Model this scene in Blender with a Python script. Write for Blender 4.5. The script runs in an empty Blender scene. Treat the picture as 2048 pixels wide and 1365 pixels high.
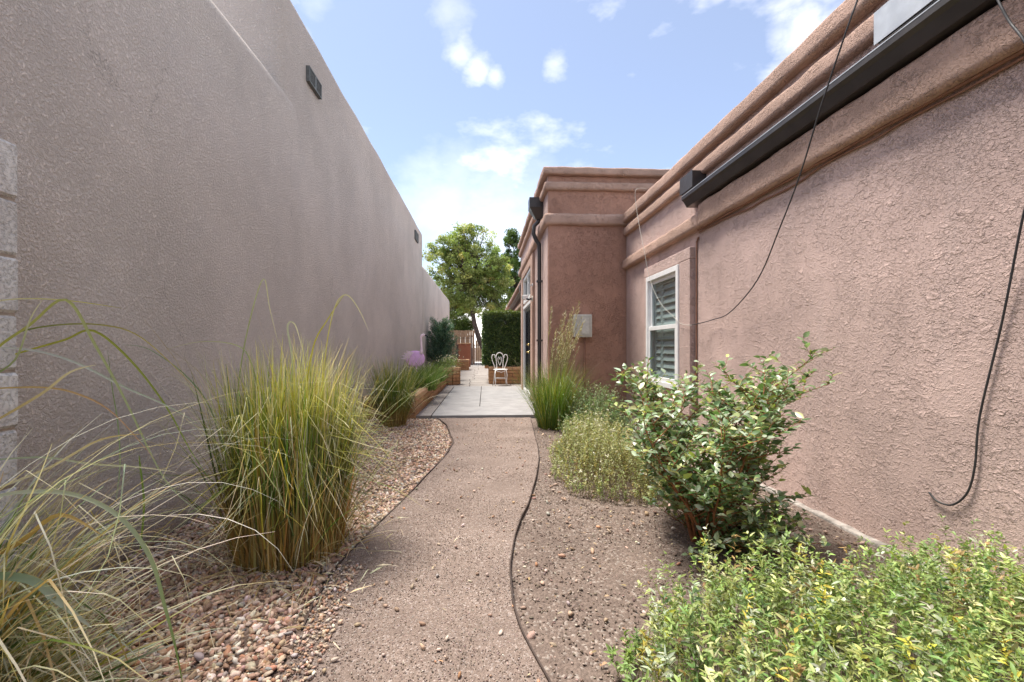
import bpy, bmesh, math, random
import numpy as np
from mathutils import Vector, Matrix, noise as mnoise

random.seed(7)
RNG = np.random.default_rng(11)
R = math.radians
sc = bpy.context.scene
COL = sc.collection

# ------------------------------------------------------------------ camera
F, CX, HY, H0 = 905.0, 1024.0, 695.0, 1.10          # focal length and horizon in photo pixels, eye height in metres
PSI = math.atan(54 / F)
cam_d = bpy.data.cameras.new('camera')
cam = bpy.data.objects.new('camera', cam_d)
COL.objects.link(cam)
cam.location = (0, 0, H0)
cam.rotation_euler = (R(90), 0, -PSI)
cam_d.sensor_width = 36
cam_d.lens = 36 * F / 2048
cam_d.shift_y = (HY - 682.5) / 2048
cam_d.clip_start = 0.02
cam_d.clip_end = 3000
sc.camera = cam

# ------------------------------------------------------------------ sky, sun, exposure
SUN_EL, SUN_AZ = R(71), R(-58)                       # azimuth measured from +Y towards +X
w = bpy.data.worlds.new('World')
sc.world = w
w.use_nodes = True
nt = w.node_tree
nt.nodes.clear()
wo = nt.nodes.new('ShaderNodeOutputWorld')
bg = nt.nodes.new('ShaderNodeBackground')
sky = nt.nodes.new('ShaderNodeTexSky')
sky.sky_type = 'NISHITA'
sky.sun_disc = False
sky.sun_elevation = SUN_EL
sky.sun_rotation = SUN_AZ
sky.altitude = 1500
sky.air_density = 1.0
sky.dust_density = 1.8
sky.ozone_density = 1.6
bg.inputs['Strength'].default_value = 0.068
tc = nt.nodes.new('ShaderNodeTexCoord')


def wmath(op, a, b=None, clamp=False):
    n = nt.nodes.new('ShaderNodeMath')
    n.operation = op
    n.use_clamp = clamp
    for i, v in enumerate((a, b)):
        if v is None:
            continue
        if isinstance(v, (int, float)):
            n.inputs[i].default_value = v
        else:
            nt.links.new(v, n.inputs[i])
    return n.outputs[0]


def wnoise(scale, detail, rough=0.55, sx=1, sy=1, sz=1, off=(0, 0, 0)):
    mp = nt.nodes.new('ShaderNodeMapping')
    mp.inputs['Scale'].default_value = (sx, sy, sz)
    mp.inputs['Location'].default_value = off
    nt.links.new(tc.outputs['Generated'], mp.inputs[0])
    n = nt.nodes.new('ShaderNodeTexNoise')
    n.inputs['Scale'].default_value = scale
    n.inputs['Detail'].default_value = detail
    n.inputs['Roughness'].default_value = rough
    nt.links.new(mp.outputs[0], n.inputs['Vector'])
    return n.outputs['Fac']


def ray(u, v):
    a, b = (u - CX) / F, (HY - v) / F
    return Vector((a * math.cos(PSI) + math.sin(PSI), math.cos(PSI) - a * math.sin(PSI), b))


def on_x(u, v, X):
    r = ray(u, v)
    return r * (X / r.x) + Vector((0, 0, H0))


def on_y(u, v, Y):
    r = ray(u, v)
    return r * (Y / r.y) + Vector((0, 0, H0))


def on_z(u, v, Z=0.0):
    r = ray(u, v)
    return r * ((Z - H0) / r.z) + Vector((0, 0, H0))


# broken clouds all over the sky, brightened to add fill light, and the few small puffs of the photograph by their direction
fine = wnoise(16, 6, 0.6, 1, 1, 1.6)
CLOUD_OFF = (11.5, 4.9, .5)  # offset leaves clear sky in view; unseen bright cloud overhead adds white fill
field = wnoise(1.5, 7, 0.56, 1, 1, 2.0, CLOUD_OFF)                     # the same broken cloud all over the sky
mrc = nt.nodes.new('ShaderNodeMapRange')
mrc.interpolation_type = 'SMOOTHSTEP'
mrc.inputs['From Min'].default_value = 0.44
mrc.inputs['From Max'].default_value = 0.68
mrc.inputs['To Max'].default_value = 0.95
nt.links.new(field, mrc.inputs['Value'])
mask = wmath('MAXIMUM', mrc.outputs[0], .07)
for (u, v, rad, amp) in [(895, 20, .075, .45), (905, 75, .05, .4), (925, 105, .055, .75), (955, 135, .05, .9), (990, 155, .035, .8), (1112, 130, .045, .7),
                         (1600, 66, .065, .95), (1560, 72, .04, .6), (915, 345, .13, .45), (890, 420, .22, .6), (1050, 410, .20, .5), (980, 470, .28, .7), (635, 8, .06, .35)]:
    d = ray(u, v).normalized()
    vm = nt.nodes.new('ShaderNodeVectorMath')
    vm.operation = 'DISTANCE'
    nt.links.new(tc.outputs['Generated'], vm.inputs[0])
    vm.inputs[1].default_value = d
    dist = wmath('ADD', wmath('DIVIDE', vm.outputs['Value'], rad), wmath('MULTIPLY', wmath('SUBTRACT', fine, .5), 1.2 if rad < .1 else .6))
    mr = nt.nodes.new('ShaderNodeMapRange')
    mr.interpolation_type = 'SMOOTHSTEP'
    mr.inputs['From Min'].default_value = 1.05
    mr.inputs['From Max'].default_value = -0.1
    mr.inputs['To Max'].default_value = amp * .4
    nt.links.new(dist, mr.inputs['Value'])
    mask = wmath('MAXIMUM', mask, mr.outputs[0])
mix = nt.nodes.new('ShaderNodeMixRGB')
mix.inputs['Color2'].default_value = (12.8, 12.0, 11.1, 1)      # cloud brightness, in the sky texture's own units
nt.links.new(mask, mix.inputs['Fac'])
nt.links.new(sky.outputs[0], mix.inputs['Color1'])
nt.links.new(mix.outputs[0], bg.inputs['Color'])
nt.links.new(bg.outputs[0], wo.inputs['Surface'])

sun_d = bpy.data.lights.new('sun', 'SUN')
sun_d.energy = 2.1
sun_d.angle = R(18)
sun_d.color = (1.0, 0.95, 0.87)
sun = bpy.data.objects.new('sun', sun_d)
COL.objects.link(sun)
sdir = Vector((math.sin(SUN_AZ) * math.cos(SUN_EL), math.cos(SUN_AZ) * math.cos(SUN_EL), math.sin(SUN_EL)))
sun.rotation_euler = sdir.to_track_quat('Z', 'Y').to_euler()
sun.location = (-4, 2, 12)

sc.view_settings.view_transform = 'Standard'
sc.view_settings.look = 'None'
sc.view_settings.exposure = 1.8
sc.view_settings.gamma = 1
sc.render.engine = 'CYCLES'
sc.cycles.use_denoising = True
sc.cycles.max_bounces = 8
sc.cycles.diffuse_bounces = 4
sc.cycles.transparent_max_bounces = 8
sc.cycles.caustics_reflective = False
sc.cycles.caustics_refractive = False


# ------------------------------------------------------------------ materials
class NT:
    """small helper round a material's node tree"""

    def __init__(s, name):
        s.m = bpy.data.materials.new(name)
        s.m.use_nodes = True
        s.t = s.m.node_tree
        s.b = s.t.nodes['Principled BSDF']
        s.out = s.t.nodes['Material Output']
        s.b.inputs['Specular IOR Level'].default_value = 0.3
        c = s.t.nodes.new('ShaderNodeTexCoord')
        s.obj = c.outputs['Object']

    def put(s, sock, v):
        if v is None:
            return
        if hasattr(v, 'is_linked') or hasattr(v, 'links'):
            s.t.links.new(v, sock)
        else:
            if isinstance(v, tuple) and len(v) == 3 and sock.type == 'RGBA':
                v = (*v, 1)
            sock.default_value = v

    def node(s, kind, **kw):
        n = s.t.nodes.new(kind)
        for k, v in kw.items():
            setattr(n, k, v)
        return n

    def map(s, scale=(1, 1, 1), vec=None, loc=(0, 0, 0)):
        n = s.node('ShaderNodeMapping')
        n.inputs['Scale'].default_value = scale
        n.inputs['Location'].default_value = loc
        s.t.links.new(vec or s.obj, n.inputs[0])
        return n.outputs[0]

    def noise(s, scale, detail=3, rough=.55, dist=0, vec=None, out='Fac'):
        n = s.node('ShaderNodeTexNoise')
        n.inputs['Scale'].default_value = scale
        n.inputs['Detail'].default_value = detail
        n.inputs['Roughness'].default_value = rough
        n.inputs['Distortion'].default_value = dist
        s.t.links.new(vec or s.obj, n.inputs['Vector'])
        return n.outputs[out]

    def voro(s, scale, feature='F1', out='Distance', vec=None):
        n = s.node('ShaderNodeTexVoronoi', feature=feature)
        n.inputs['Scale'].default_value = scale
        s.t.links.new(vec or s.obj, n.inputs['Vector'])
        return n.outputs[out]

    def ramp(s, v, a, b, lo=0.0, hi=1.0):
        n = s.node('ShaderNodeMapRange')
        n.interpolation_type = 'SMOOTHSTEP'
        s.put(n.inputs['Value'], v)
        n.inputs['From Min'].default_value = a
        n.inputs['From Max'].default_value = b
        n.inputs['To Min'].default_value = lo
        n.inputs['To Max'].default_value = hi
        return n.outputs[0]

    def math(s, op, a, b=0.0):
        n = s.node('ShaderNodeMath', operation=op)
        s.put(n.inputs[0], a)
        s.put(n.inputs[1], b)
        return n.outputs[0]

    def mix(s, f, a, b, mode='MIX'):
        n = s.node('ShaderNodeMixRGB', blend_type=mode)
        s.put(n.inputs[0], f)
        s.put(n.inputs[1], a)
        s.put(n.inputs[2], b)
        return n.outputs[0]

    def bump(s, h, dist=.005, strength=1.0):
        n = s.node('ShaderNodeBump')
        n.inputs['Distance'].default_value = dist
        n.inputs['Strength'].default_value = strength
        s.t.links.new(h, n.inputs['Height'])
        s.t.links.new(n.outputs[0], s.b.inputs['Normal'])

    def col(s, v):
        s.put(s.b.inputs['Base Color'], v)

    def rough(s, v):
        s.put(s.b.inputs['Roughness'], v)


def mul(c, k):
    return tuple(x * k for x in c)


def mat_lace(name, c):
    """skip-trowelled stucco: short worm-like ridges with flat places between, some smoother patches"""
    n = NT(name)
    big = n.noise(0.9, 4, .6)
    streak = n.noise(2.2, 4, .6, vec=n.map((1.5, 1.5, .25)))
    c1 = n.mix(n.ramp(big, .35, .68), mul(c, 0.86), mul(c, 1.08))
    c2 = n.mix(n.ramp(streak, .52, .75, 0, .35), c1, mul((c[0] * .92, c[1], c[2] * 1.04), .92))
    c2 = n.mix(n.ramp(n.noise(2.8, 6, .68, vec=n.map((1, 1, .14))), .54, .74, 0, .45), c2, (c[0] * .74, c[1] * .72, c[2] * .72))
    warp = n.noise(10, 2, .5, 0, out='Color')
    v = n.node('ShaderNodeMixRGB', blend_type='LINEAR_LIGHT')
    v.inputs[0].default_value = 0.035
    n.t.links.new(n.obj, v.inputs[1])
    n.t.links.new(warp, v.inputs[2])
    wv = n.map((1, .8, 1.3), v.outputs[0])
    worm = n.mix(n.ramp(n.noise(1.7, 3, .6), .42, .58), n.noise(50, 3.5, .62, .3, vec=wv), n.noise(27, 4, .62, .3, vec=wv))
    ridge = n.math('MULTIPLY', n.ramp(worm, .50, .60), n.ramp(n.noise(11, 3, .6), .35, .6, .25, 1))
    ridge2 = n.ramp(n.noise(75, 3, .6, .3), .50, .62)
    patch = n.ramp(n.noise(3.3, 3, .55), .34, .50, .35, 1)
    h = n.math('ADD', n.math('MULTIPLY', n.math('ADD', ridge, n.math('MULTIPLY', ridge2, .5)), patch), n.math('MULTIPLY', n.noise(190, 2), .35))
    n.col(n.mix(n.math('MULTIPLY', ridge, n.math('MULTIPLY', patch, .16)), c2, mul(c, 1.25)))
    n.rough(.9)
    n.bump(h, .0075, 1.0)
    return n.m


def mat_sand(name, c):
    """sand-finished adobe plaster: cloudy weathering, rain runs below the parapet, hairline cracks, mud splash at the foot"""
    n = NT(name)
    sep = n.node('ShaderNodeSeparateXYZ')
    n.t.links.new(n.obj, sep.inputs[0])
    big = n.noise(.75, 6, .62)
    run = n.noise(2.3, 6, .65, vec=n.map((1.0, 1.3, .13)))
    c1 = n.mix(n.ramp(big, .33, .66), mul(c, .89), mul(c, 1.06))
    c1 = n.mix(n.ramp(n.noise(3.1, 6, .68), .46, .70, 0, .32), c1, (c[0] * .84, c[1] * .86, c[2] * .90))
    c2 = n.mix(n.ramp(run, .52, .76, 0, .24), c1, (c[0] * .78, c[1] * .79, c[2] * .80))
    c3 = n.mix(n.ramp(n.noise(6, 5, .65), .58, .74, 0, .25), c2, mul(c, 1.18))
    crk = n.voro(.62, 'DISTANCE_TO_EDGE', vec=n.mix(.16, n.obj, n.noise(3, 5, .7, out='Color'), 'LINEAR_LIGHT'))
    c3 = n.mix(n.math('MULTIPLY', n.ramp(crk, .0, .0035, .55, 0), n.ramp(n.noise(.9, 3), .5, .6)), c3, mul(c, .45))
    mud = n.math('ADD', sep.outputs['Z'], n.math('MULTIPLY', n.noise(5, 5, .7), -.5))
    c3 = n.mix(n.ramp(mud, -.28, .12, .45, 0), c3, (.30, .22, .17))
    grain = n.noise(70, 4, .65)
    n.col(n.mix(n.ramp(grain, .34, .52, .28, 0), c3, mul(c, .55)))
    n.rough(.93)
    n.bump(n.math('ADD', n.ramp(grain, .35, .65), n.math('MULTIPLY', n.noise(16, 3, .6), 1.1)), .009, .9)
    return n.m


def mat_ground(name, ca, cb, cc, scale=120, bump=.006):
    n = NT(name)
    cell = n.voro(scale, out='Color')
    sep = n.node('ShaderNodeSeparateColor')
    n.t.links.new(cell, sep.inputs[0])
    c = n.mix(sep.outputs[0], ca, cb)
    c = n.mix(n.ramp(sep.outputs[1], .86, .9), c, cc)
    c = n.mix(n.ramp(n.noise(2.2, 5, .6), .35, .7, 0, .5), c, mul(ca, .72))
    c = n.mix(n.ramp(n.noise(scale * .35, 4, .7), .42, .6, .35, 0), c, mul(ca, .55))
    n.col(c)
    n.rough(.95)
    n.bump(n.math('ADD', n.math('MULTIPLY', n.voro(scale), -1.0), n.math('MULTIPLY', n.noise(22, 5, .65), 1.6)), bump, .9)
    return n.m


def mat_tint(name, rough=.5, trans=.3, spec=.4, vary=0.0):
    """leaf, blade or pebble whose own colour is stored in the mesh"""
    n = NT(name)
    a = n.node('ShaderNodeAttribute', attribute_name='tint')
    c = a.outputs['Color']
    if vary:
        c = n.mix(n.ramp(n.noise(60, 4, .6), .35, .65, vary, 0), c, n.mix(1.0, c, (.55, .5, .5), 'MULTIPLY'))
    n.col(c)
    n.rough(rough)
    n.b.inputs['Specular IOR Level'].default_value = spec
    if trans:
        t = n.node('ShaderNodeBsdfTranslucent')
        n.t.links.new(n.mix(1.0, c, (1.0, 1.0, .55), 'MULTIPLY'), t.inputs['Color'])
        m = n.node('ShaderNodeMixShader')
        m.inputs[0].default_value = trans
        n.t.links.new(n.b.outputs[0], m.inputs[1])
        n.t.links.new(t.outputs[0], m.inputs[2])
        n.t.links.new(m.outputs[0], n.out.inputs['Surface'])
    return n.m


def mat_plain(name, c, rough=.5, metal=0.0, vary=.12, scale=9, bump=0, spec=.4):
    n = NT(name)
    f = n.noise(scale, 5, .6)
    n.col(n.mix(n.ramp(f, .35, .68), mul(c, 1 - vary), mul(c, 1 + vary)))
    n.rough(n.ramp(n.noise(scale * 2.3, 4, .6), .3, .7, max(.05, rough - .08), min(1, rough + .08)))
    n.b.inputs['Metallic'].default_value = metal
    n.b.inputs['Specular IOR Level'].default_value = spec
    if bump:
        n.bump(n.noise(scale * 8, 4, .6), bump, .7)
    return n.m


def mat_block(name, c, vary=.18, pit=1.0, scale=60):
    """brick or concrete block: each piece a slightly different shade, pitted face"""
    n = NT(name)
    oi = n.node('ShaderNodeObjectInfo')
    rnd = oi.outputs['Random']
    pos = n.node('ShaderNodeNewGeometry').outputs['Position']
    base = n.mix(rnd, mul(c, 1 - vary), mul(c, 1 + vary))
    base = n.mix(n.ramp(n.noise(7, 5, .65, vec=pos), .4, .7, 0, .45), base, mul((c[0] * .95, c[1] * .85, c[2] * .8), .72))
    g = n.noise(scale, 4, .65, vec=pos)
    n.col(n.mix(n.ramp(g, .32, .45, .6 * pit, 0), base, mul(c, .42)))
    n.rough(.92)
    n.bump(n.ramp(g, .32, .56), .005 * pit, .8)
    return n.m


def mat_glass(name, tint=(.8, .85, .85), gloss=.25):
    n = NT(name)
    n.t.nodes.remove(n.b)
    tr = n.node('ShaderNodeBsdfTransparent')
    tr.inputs[0].default_value = (*tint, 1)
    gl = n.node('ShaderNodeBsdfGlossy')
    gl.inputs['Roughness'].default_value = .02
    lw = n.node('ShaderNodeLayerWeight')
    fr = n.math('ADD', n.math('MULTIPLY', n.math('POWER', lw.outputs['Facing'], 4.0), .55), .04)
    m = n.node('ShaderNodeMixShader')
    n.t.links.new(n.math('ADD', fr, gloss * .1), m.inputs[0])
    n.t.links.new(tr.outputs[0], m.inputs[1])
    n.t.links.new(gl.outputs[0], m.inputs[2])
    n.t.links.new(m.outputs[0], n.out.inputs['Surface'])
    return n.m


M = dict(
    lace=mat_lace('pink_stucco', (.62, .452, .398)),
    lace_shaded=mat_lace('shaded_pink_stucco', (.48, .27, .195)),  # same stucco darkened: shade of the camera-facing wall put into the colour
    trim=mat_lace('trim_stucco', (.54, .36, .28)),
    sand=mat_sand('grey_adobe_plaster', (.655, .585, .54)),
    soil=mat_ground('dry_soil', (.16, .116, .094), (.24, .18, .146), (.37, .31, .265), 90, .008),
    granite=mat_ground('decomposed_granite', (.235, .173, .141), (.318, .242, .202), (.46, .385, .345), 165, .006),
    gravelbase=mat_ground('gravel_base', (.12, .08, .06), (.2, .14, .11), (.3, .22, .18), 60, .012),
    stone=mat_tint('gravel_stone', .8, 0, .3, .5),
    leaf=mat_tint('leaf', .45, .36, .4),
    gloss_leaf=mat_tint('waxy_leaf', .36, .30, .7),
    blade=mat_tint('grass_blade', .5, .33, .4),
    bark=mat_plain('bark', (.11, .08, .065), .9, 0, .4, 14, .02),
    stem=mat_plain('orange_stem', (.30, .12, .05), .7, 0, .3, 30, .002),
    concrete=mat_plain('pale_concrete', (.29, .282, .278), .85, 0, .10, 4, .0012, .2),
    paver=mat_block('pale_paver', (.30, .275, .255), .08, .35, 50),
    brick=mat_block('tan_brick', (.42, .235, .12), .17, .6, 55),
    bricktop=mat_block('tan_cap_brick', (.50, .31, .18), .12, .5, 55),
    cmu=mat_block('grey_concrete_block', (.62, .61, .60), .06, 1.0, 75),
    mortar=mat_plain('mortar', (.30, .25, .21), .95, 0, .15, 20, .004),
    bronze=mat_plain('dark_bronze_metal', (.055, .048, .046), .38, .25, .12, 5, 0, .5),
    zinc=mat_plain('weathered_sheet_metal', (.50, .52, .54), .40, .4, .12, 6),
    brownmetal=mat_plain('brown_metal', (.10, .062, .05), .45, .2, .12, 5),
    edge=mat_plain('edging_metal', (.075, .052, .042), .75, .2, .3, 12),
    white=mat_plain('white_paint', (.84, .83, .81), .4, 0, .04, 8),
    iron=mat_plain('white_iron', (.76, .75, .72), .5, 0, .10, 40),
    shutter=mat_plain('shutter_paint', (.80, .81, .78), .5, 0, .03, 8),
    room=mat_plain('dim_room', (.06, .06, .058), .9),
    black=mat_plain('black_door_metal', (.012, .013, .02), .3, .1, .2, 8),
    brass=mat_plain('brass', (.75, .55, .22), .25, .9, .08, 30),
    cloth=mat_plain('pale_cloth', (.45, .46, .48), .8),
    cable=mat_plain('grey_cable', (.045, .042, .042), .6, 0, .2, 30),
    paintcable=mat_plain('painted_cable', (.26, .13, .085), .7, 0, .15, 20),
    glass=mat_glass('window_glass'),
    pink=mat_plain('lilac_paint', (.85, .52, .88), .38, 0, .06, 14),
    palepink=mat_plain('pale_pink_paint', (.92, .74, .84), .42, 0, .08, 14),
    wood=mat_block('fence_wood', (.38, .25, .155), .16, .4, 30),
    terracotta=mat_lace('terracotta_stucco', (.34, .14, .085)),
    boxpaint=mat_plain('box_grey_paint', (.52, .50, .44), .5, 0, .08, 18),
    boxpale=mat_plain('box_pale_paint', (.62, .60, .54), .5, 0, .08, 18),
    footing=mat_plain('crumbled_footing', (.33, .295, .265), .95, 0, .35, 16, .008),
    drive=mat_plain('pale_driveway', (.62, .60, .57), .9, 0, .06, 2),
    vent=mat_plain('vent_mesh', (.14, .15, .15), .7, .3, .2, 60),
)


# ------------------------------------------------------------------ geometry helpers
def link(o, parent=None):
    COL.objects.link(o)
    if parent is not None:
        o.parent = parent
    return o


def tag(o, label=None, cat=None, group=None, kind=None):
    if label:
        o['label'] = label
    if cat:
        o['category'] = cat
    if group:
        o['group'] = group
    if kind:
        o['kind'] = kind
    return o


def empty(name, loc=(0, 0, 0), rz=0.0, label=None, cat=None, group=None, kind=None):
    o = bpy.data.objects.new(name, None)
    o.location = loc
    o.rotation_euler = (0, 0, rz)
    o.empty_display_size = .1
    link(o)
    return tag(o, label, cat, group, kind)


def np_mesh(name, V, FA, mat, parent=None, tint=None, smooth=False):
    """one mesh object out of numpy arrays; FA is a list of (m,k) index arrays"""
    me = bpy.data.meshes.new(name)
    V = np.asarray(V, np.float32)
    me.vertices.add(len(V))
    me.vertices.foreach_set('co', V.ravel())
    idx = np.concatenate([f.ravel() for f in FA]).astype(np.int32)
    cnt = np.concatenate([np.full(len(f), f.shape[1]) for f in FA]).astype(np.int32)
    me.loops.add(len(idx))
    me.loops.foreach_set('vertex_index', idx)
    me.polygons.add(len(cnt))
    me.polygons.foreach_set('loop_start', np.concatenate([[0], np.cumsum(cnt)[:-1]]).astype(np.int32))
    if smooth:
        me.polygons.foreach_set('use_smooth', np.ones(len(cnt), bool))
    if tint is not None:
        a = me.attributes.new('tint', 'FLOAT_COLOR', 'POINT')
        t4 = np.ones((len(V), 4), np.float32)
        t4[:, :3] = np.clip(tint, 0, 1)
        a.data.foreach_set('color', t4.ravel())
    me.update(calc_edges=True)
    me.materials.append(M[mat])
    o = bpy.data.objects.new(name, me)
    return link(o, parent)


class MB:
    """collects shapes; build() links them as one mesh object"""

    def __init__(s):
        s.v, s.f = [], []

    def add(s, vs, fs):
        k = len(s.v)
        s.v += [tuple(p) for p in vs]
        s.f += [tuple(i + k for i in f) for f in fs]
        return s

    def box(s, x0, x1, y0, y1, z0, z1):
        return s.add([(x, y, z) for z in (z0, z1) for y in (y0, y1) for x in (x0, x1)],
                     [(0, 2, 3, 1), (4, 5, 7, 6), (0, 1, 5, 4), (1, 3, 7, 5), (3, 2, 6, 7), (2, 0, 4, 6)])

    def tube(s, pts, r, n=8, cap=True):
        pts = [Vector(p) for p in pts]
        rs = r if isinstance(r, (list, tuple)) else [r] * len(pts)
        up = Vector((0, 0, 1))
        vs, fs, side = [], [], None
        for i, p in enumerate(pts):
            t = (pts[min(i + 1, len(pts) - 1)] - pts[max(i - 1, 0)]).normalized()
            if side is None:
                side = t.cross(up)
                if side.length < .05:
                    side = t.cross(Vector((1, 0, 0)))
            side = (side - t * side.dot(t)).normalized()
            b = t.cross(side)
            vs += [p + (side * math.cos(2 * math.pi * j / n) + b * math.sin(2 * math.pi * j / n)) * rs[i] for j in range(n)]
        for i in range(len(pts) - 1):
            fs += [(i * n + j, i * n + (j + 1) % n, (i + 1) * n + (j + 1) % n, (i + 1) * n + j) for j in range(n)]
        if cap:
            fs += [tuple(reversed(range(n))), tuple(range((len(pts) - 1) * n, len(pts) * n))]
        return s.add(vs, fs)

    def lathe(s, prof, c, n=20):
        vs = [(c[0] + r * math.cos(2 * math.pi * j / n), c[1] + r * math.sin(2 * math.pi * j / n), c[2] + z) for r, z in prof for j in range(n)]
        fs = [(i * n + j, i * n + (j + 1) % n, (i + 1) * n + (j + 1) % n, (i + 1) * n + j) for i in range(len(prof) - 1) for j in range(n)]
        return s.add(vs, fs)

    def prism_y(s, prof, y0, y1):
        n = len(prof)
        vs = [(x, y, z) for y in (y0, y1) for x, z in prof]
        fs = [(j, (j + 1) % n, n + (j + 1) % n, n + j) for j in range(n)]
        fs += [tuple(reversed(range(n))), tuple(range(n, 2 * n))]
        return s.add(vs, fs)

    def build(s, name, mat, parent=None, smooth=False, bevel=0.0, seg=2):
        me = bpy.data.meshes.new(name)
        me.from_pydata(s.v, [], s.f)
        bm = bmesh.new()
        bm.from_mesh(me)
        bmesh.ops.recalc_face_normals(bm, faces=bm.faces)
        if bevel:
            bmesh.ops.bevel(bm, geom=bm.edges[:], offset=bevel, segments=seg, profile=.5, affect='EDGES', clamp_overlap=True)
        for f in bm.faces:
            f.smooth = smooth
        bm.to_mesh(me)
        bm.free()
        me.materials.append(M[mat])
        o = bpy.data.objects.new(name, me)
        return link(o, parent)


def soft_box(name, x0, x1, y0, y1, z0, z1, r, mat, parent=None, cut=.4, amp=.008, seg=4, freq=1.7, keep_bottom=True):
    """hand-plastered mass: rounded edges and slightly wavy faces"""
    bm = bmesh.new()
    bmesh.ops.create_cube(bm, size=1)
    for v in bm.verts:
        v.co = Vector(((x0 + x1) / 2 + v.co.x * (x1 - x0), (y0 + y1) / 2 + v.co.y * (y1 - y0), (z0 + z1) / 2 + v.co.z * (z1 - z0)))
    ed = [e for e in bm.edges if not (keep_bottom and all(abs(v.co.z - z0) < 1e-6 for v in e.verts))]
    bmesh.ops.bevel(bm, geom=ed, offset=r, segments=seg, profile=.5, affect='EDGES', clamp_overlap=True)
    for ax, a, b in ((0, x0, x1), (1, y0, y1), (2, z0, z1)):
        k = max(1, min(170, int((b - a) / cut)))
        for i in range(1, k):
            co, no = [0, 0, 0], [0, 0, 0]
            co[ax], no[ax] = a + (b - a) * i / k, 1
            bmesh.ops.bisect_plane(bm, geom=bm.verts[:] + bm.edges[:] + bm.faces[:], plane_co=co, plane_no=no)
    bm.normal_update()
    for v in bm.verts:
        d = mnoise.noise(v.co * freq) * amp + mnoise.noise(v.co * freq * 3.1 + Vector((9, 3, 1))) * amp * .45
        v.co += v.normal * d
    for f in bm.faces:
        f.smooth = True
    me = bpy.data.meshes.new(name)
    bm.to_mesh(me)
    bm.free()
    me.materials.append(M[mat])
    return link(bpy.data.objects.new(name, me), parent)


def wall_x(name, X, thick, y0, y1, z0, z1, holes, mat, parent):
    """wall whose face looks towards -X, with real openings (ya,yb,za,zb)"""
    ys = sorted({y0, y1, *[h[0] for h in holes], *[h[1] for h in holes]})
    zs = sorted({z0, z1, *[h[2] for h in holes], *[h[3] for h in holes]})
    mb = MB()
    solid = lambda yc, zc: not any(h[0] < yc < h[1] and h[2] < zc < h[3] for h in holes)
    X2 = X + thick
    for i in range(len(ys) - 1):
        for j in range(len(zs) - 1):
            ya, yb, za, zb = ys[i], ys[i + 1], zs[j], zs[j + 1]
            if solid((ya + yb) / 2, (za + zb) / 2):
                mb.add([(X, ya, za), (X, yb, za), (X, yb, zb), (X, ya, zb)], [(0, 1, 2, 3)])
                mb.add([(X2, ya, za), (X2, yb, za), (X2, yb, zb), (X2, ya, zb)], [(3, 2, 1, 0)])
    rects = [(y0, y1, z0, z1)] + list(holes)
    for ya, yb, za, zb in rects:
        q = [(ya, za), (yb, za), (yb, zb), (ya, zb)]
        for k in range(4):
            (a, b), (c, d) = q[k], q[(k + 1) % 4]
            mb.add([(X, a, b), (X, c, d), (X2, c, d), (X2, a, b)], [(0, 1, 2, 3)])
    me = bpy.data.meshes.new(name)
    me.from_pydata(mb.v, [], mb.f)
    bm = bmesh.new()
    bm.from_mesh(me)
    bmesh.ops.remove_doubles(bm, verts=bm.verts, dist=1e-5)
    bmesh.ops.recalc_face_normals(bm, faces=bm.faces)
    bm.to_mesh(me)
    bm.free()
    me.materials.append(M[mat])
    return link(bpy.data.objects.new(name, me), parent)


BRICKS = {}


def brick(name, c, size, mat, parent, rz=0.0, bevel=.008, jit=.003):
    """one brick, block or paver; alike ones share mesh data"""
    key = (name, tuple(round(s, 3) for s in size), mat)
    if key not in BRICKS:
        o = MB().box(-size[0] / 2, size[0] / 2, -size[1] / 2, size[1] / 2, -size[2] / 2, size[2] / 2).build(name, mat, None, False, bevel, 1)
        BRICKS[key] = o.data
    else:
        o = link(bpy.data.objects.new(name, BRICKS[key]))
    if parent is not None:
        o.parent = parent
    j = lambda: random.uniform(-jit, jit)
    o.location = (c[0] + j(), c[1] + j(), c[2])
    o.rotation_euler = (0, 0, rz + random.uniform(-.006, .006))
    return o


# --- foliage in numpy
def norm(a):
    return a / np.maximum(np.linalg.norm(a, axis=-1, keepdims=True), 1e-9)


def leaf_mesh(P, D, N, L, W, fold=.25, curl=.12):
    """pointed oval leaves: 6 points, 4 quads-and-tris each, folded along the midrib"""
    n = len(P)
    D = norm(D)
    S = norm(np.cross(D, N))
    U = np.cross(S, D)
    L = np.broadcast_to(L, n)[:, None]
    W = np.broadcast_to(W, n)[:, None]
    v = np.stack([P,
                  P + D * L * .32 + S * W * .46 + U * W * fold,
                  P + D * L * .32 - S * W * .46 + U * W * fold,
                  P + D * L * .70 + S * W * .36 + U * (W * fold * .7 - L * curl * .5),
                  P + D * L * .70 - S * W * .36 + U * (W * fold * .7 - L * curl * .5),
                  P + D * L - U * L * curl,
                  P + D * L * .5], 1).reshape(-1, 3)
    b = (np.arange(n) * 7)[:, None]
    tri = np.concatenate([b + np.array([[0, 1, 6]]), b + np.array([[0, 6, 2]]), b + np.array([[6, 3, 5]]), b + np.array([[6, 5, 4]]),
                          b + np.array([[1, 3, 6]]), b + np.array([[2, 6, 4]])])
    return v, tri, 7


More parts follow.
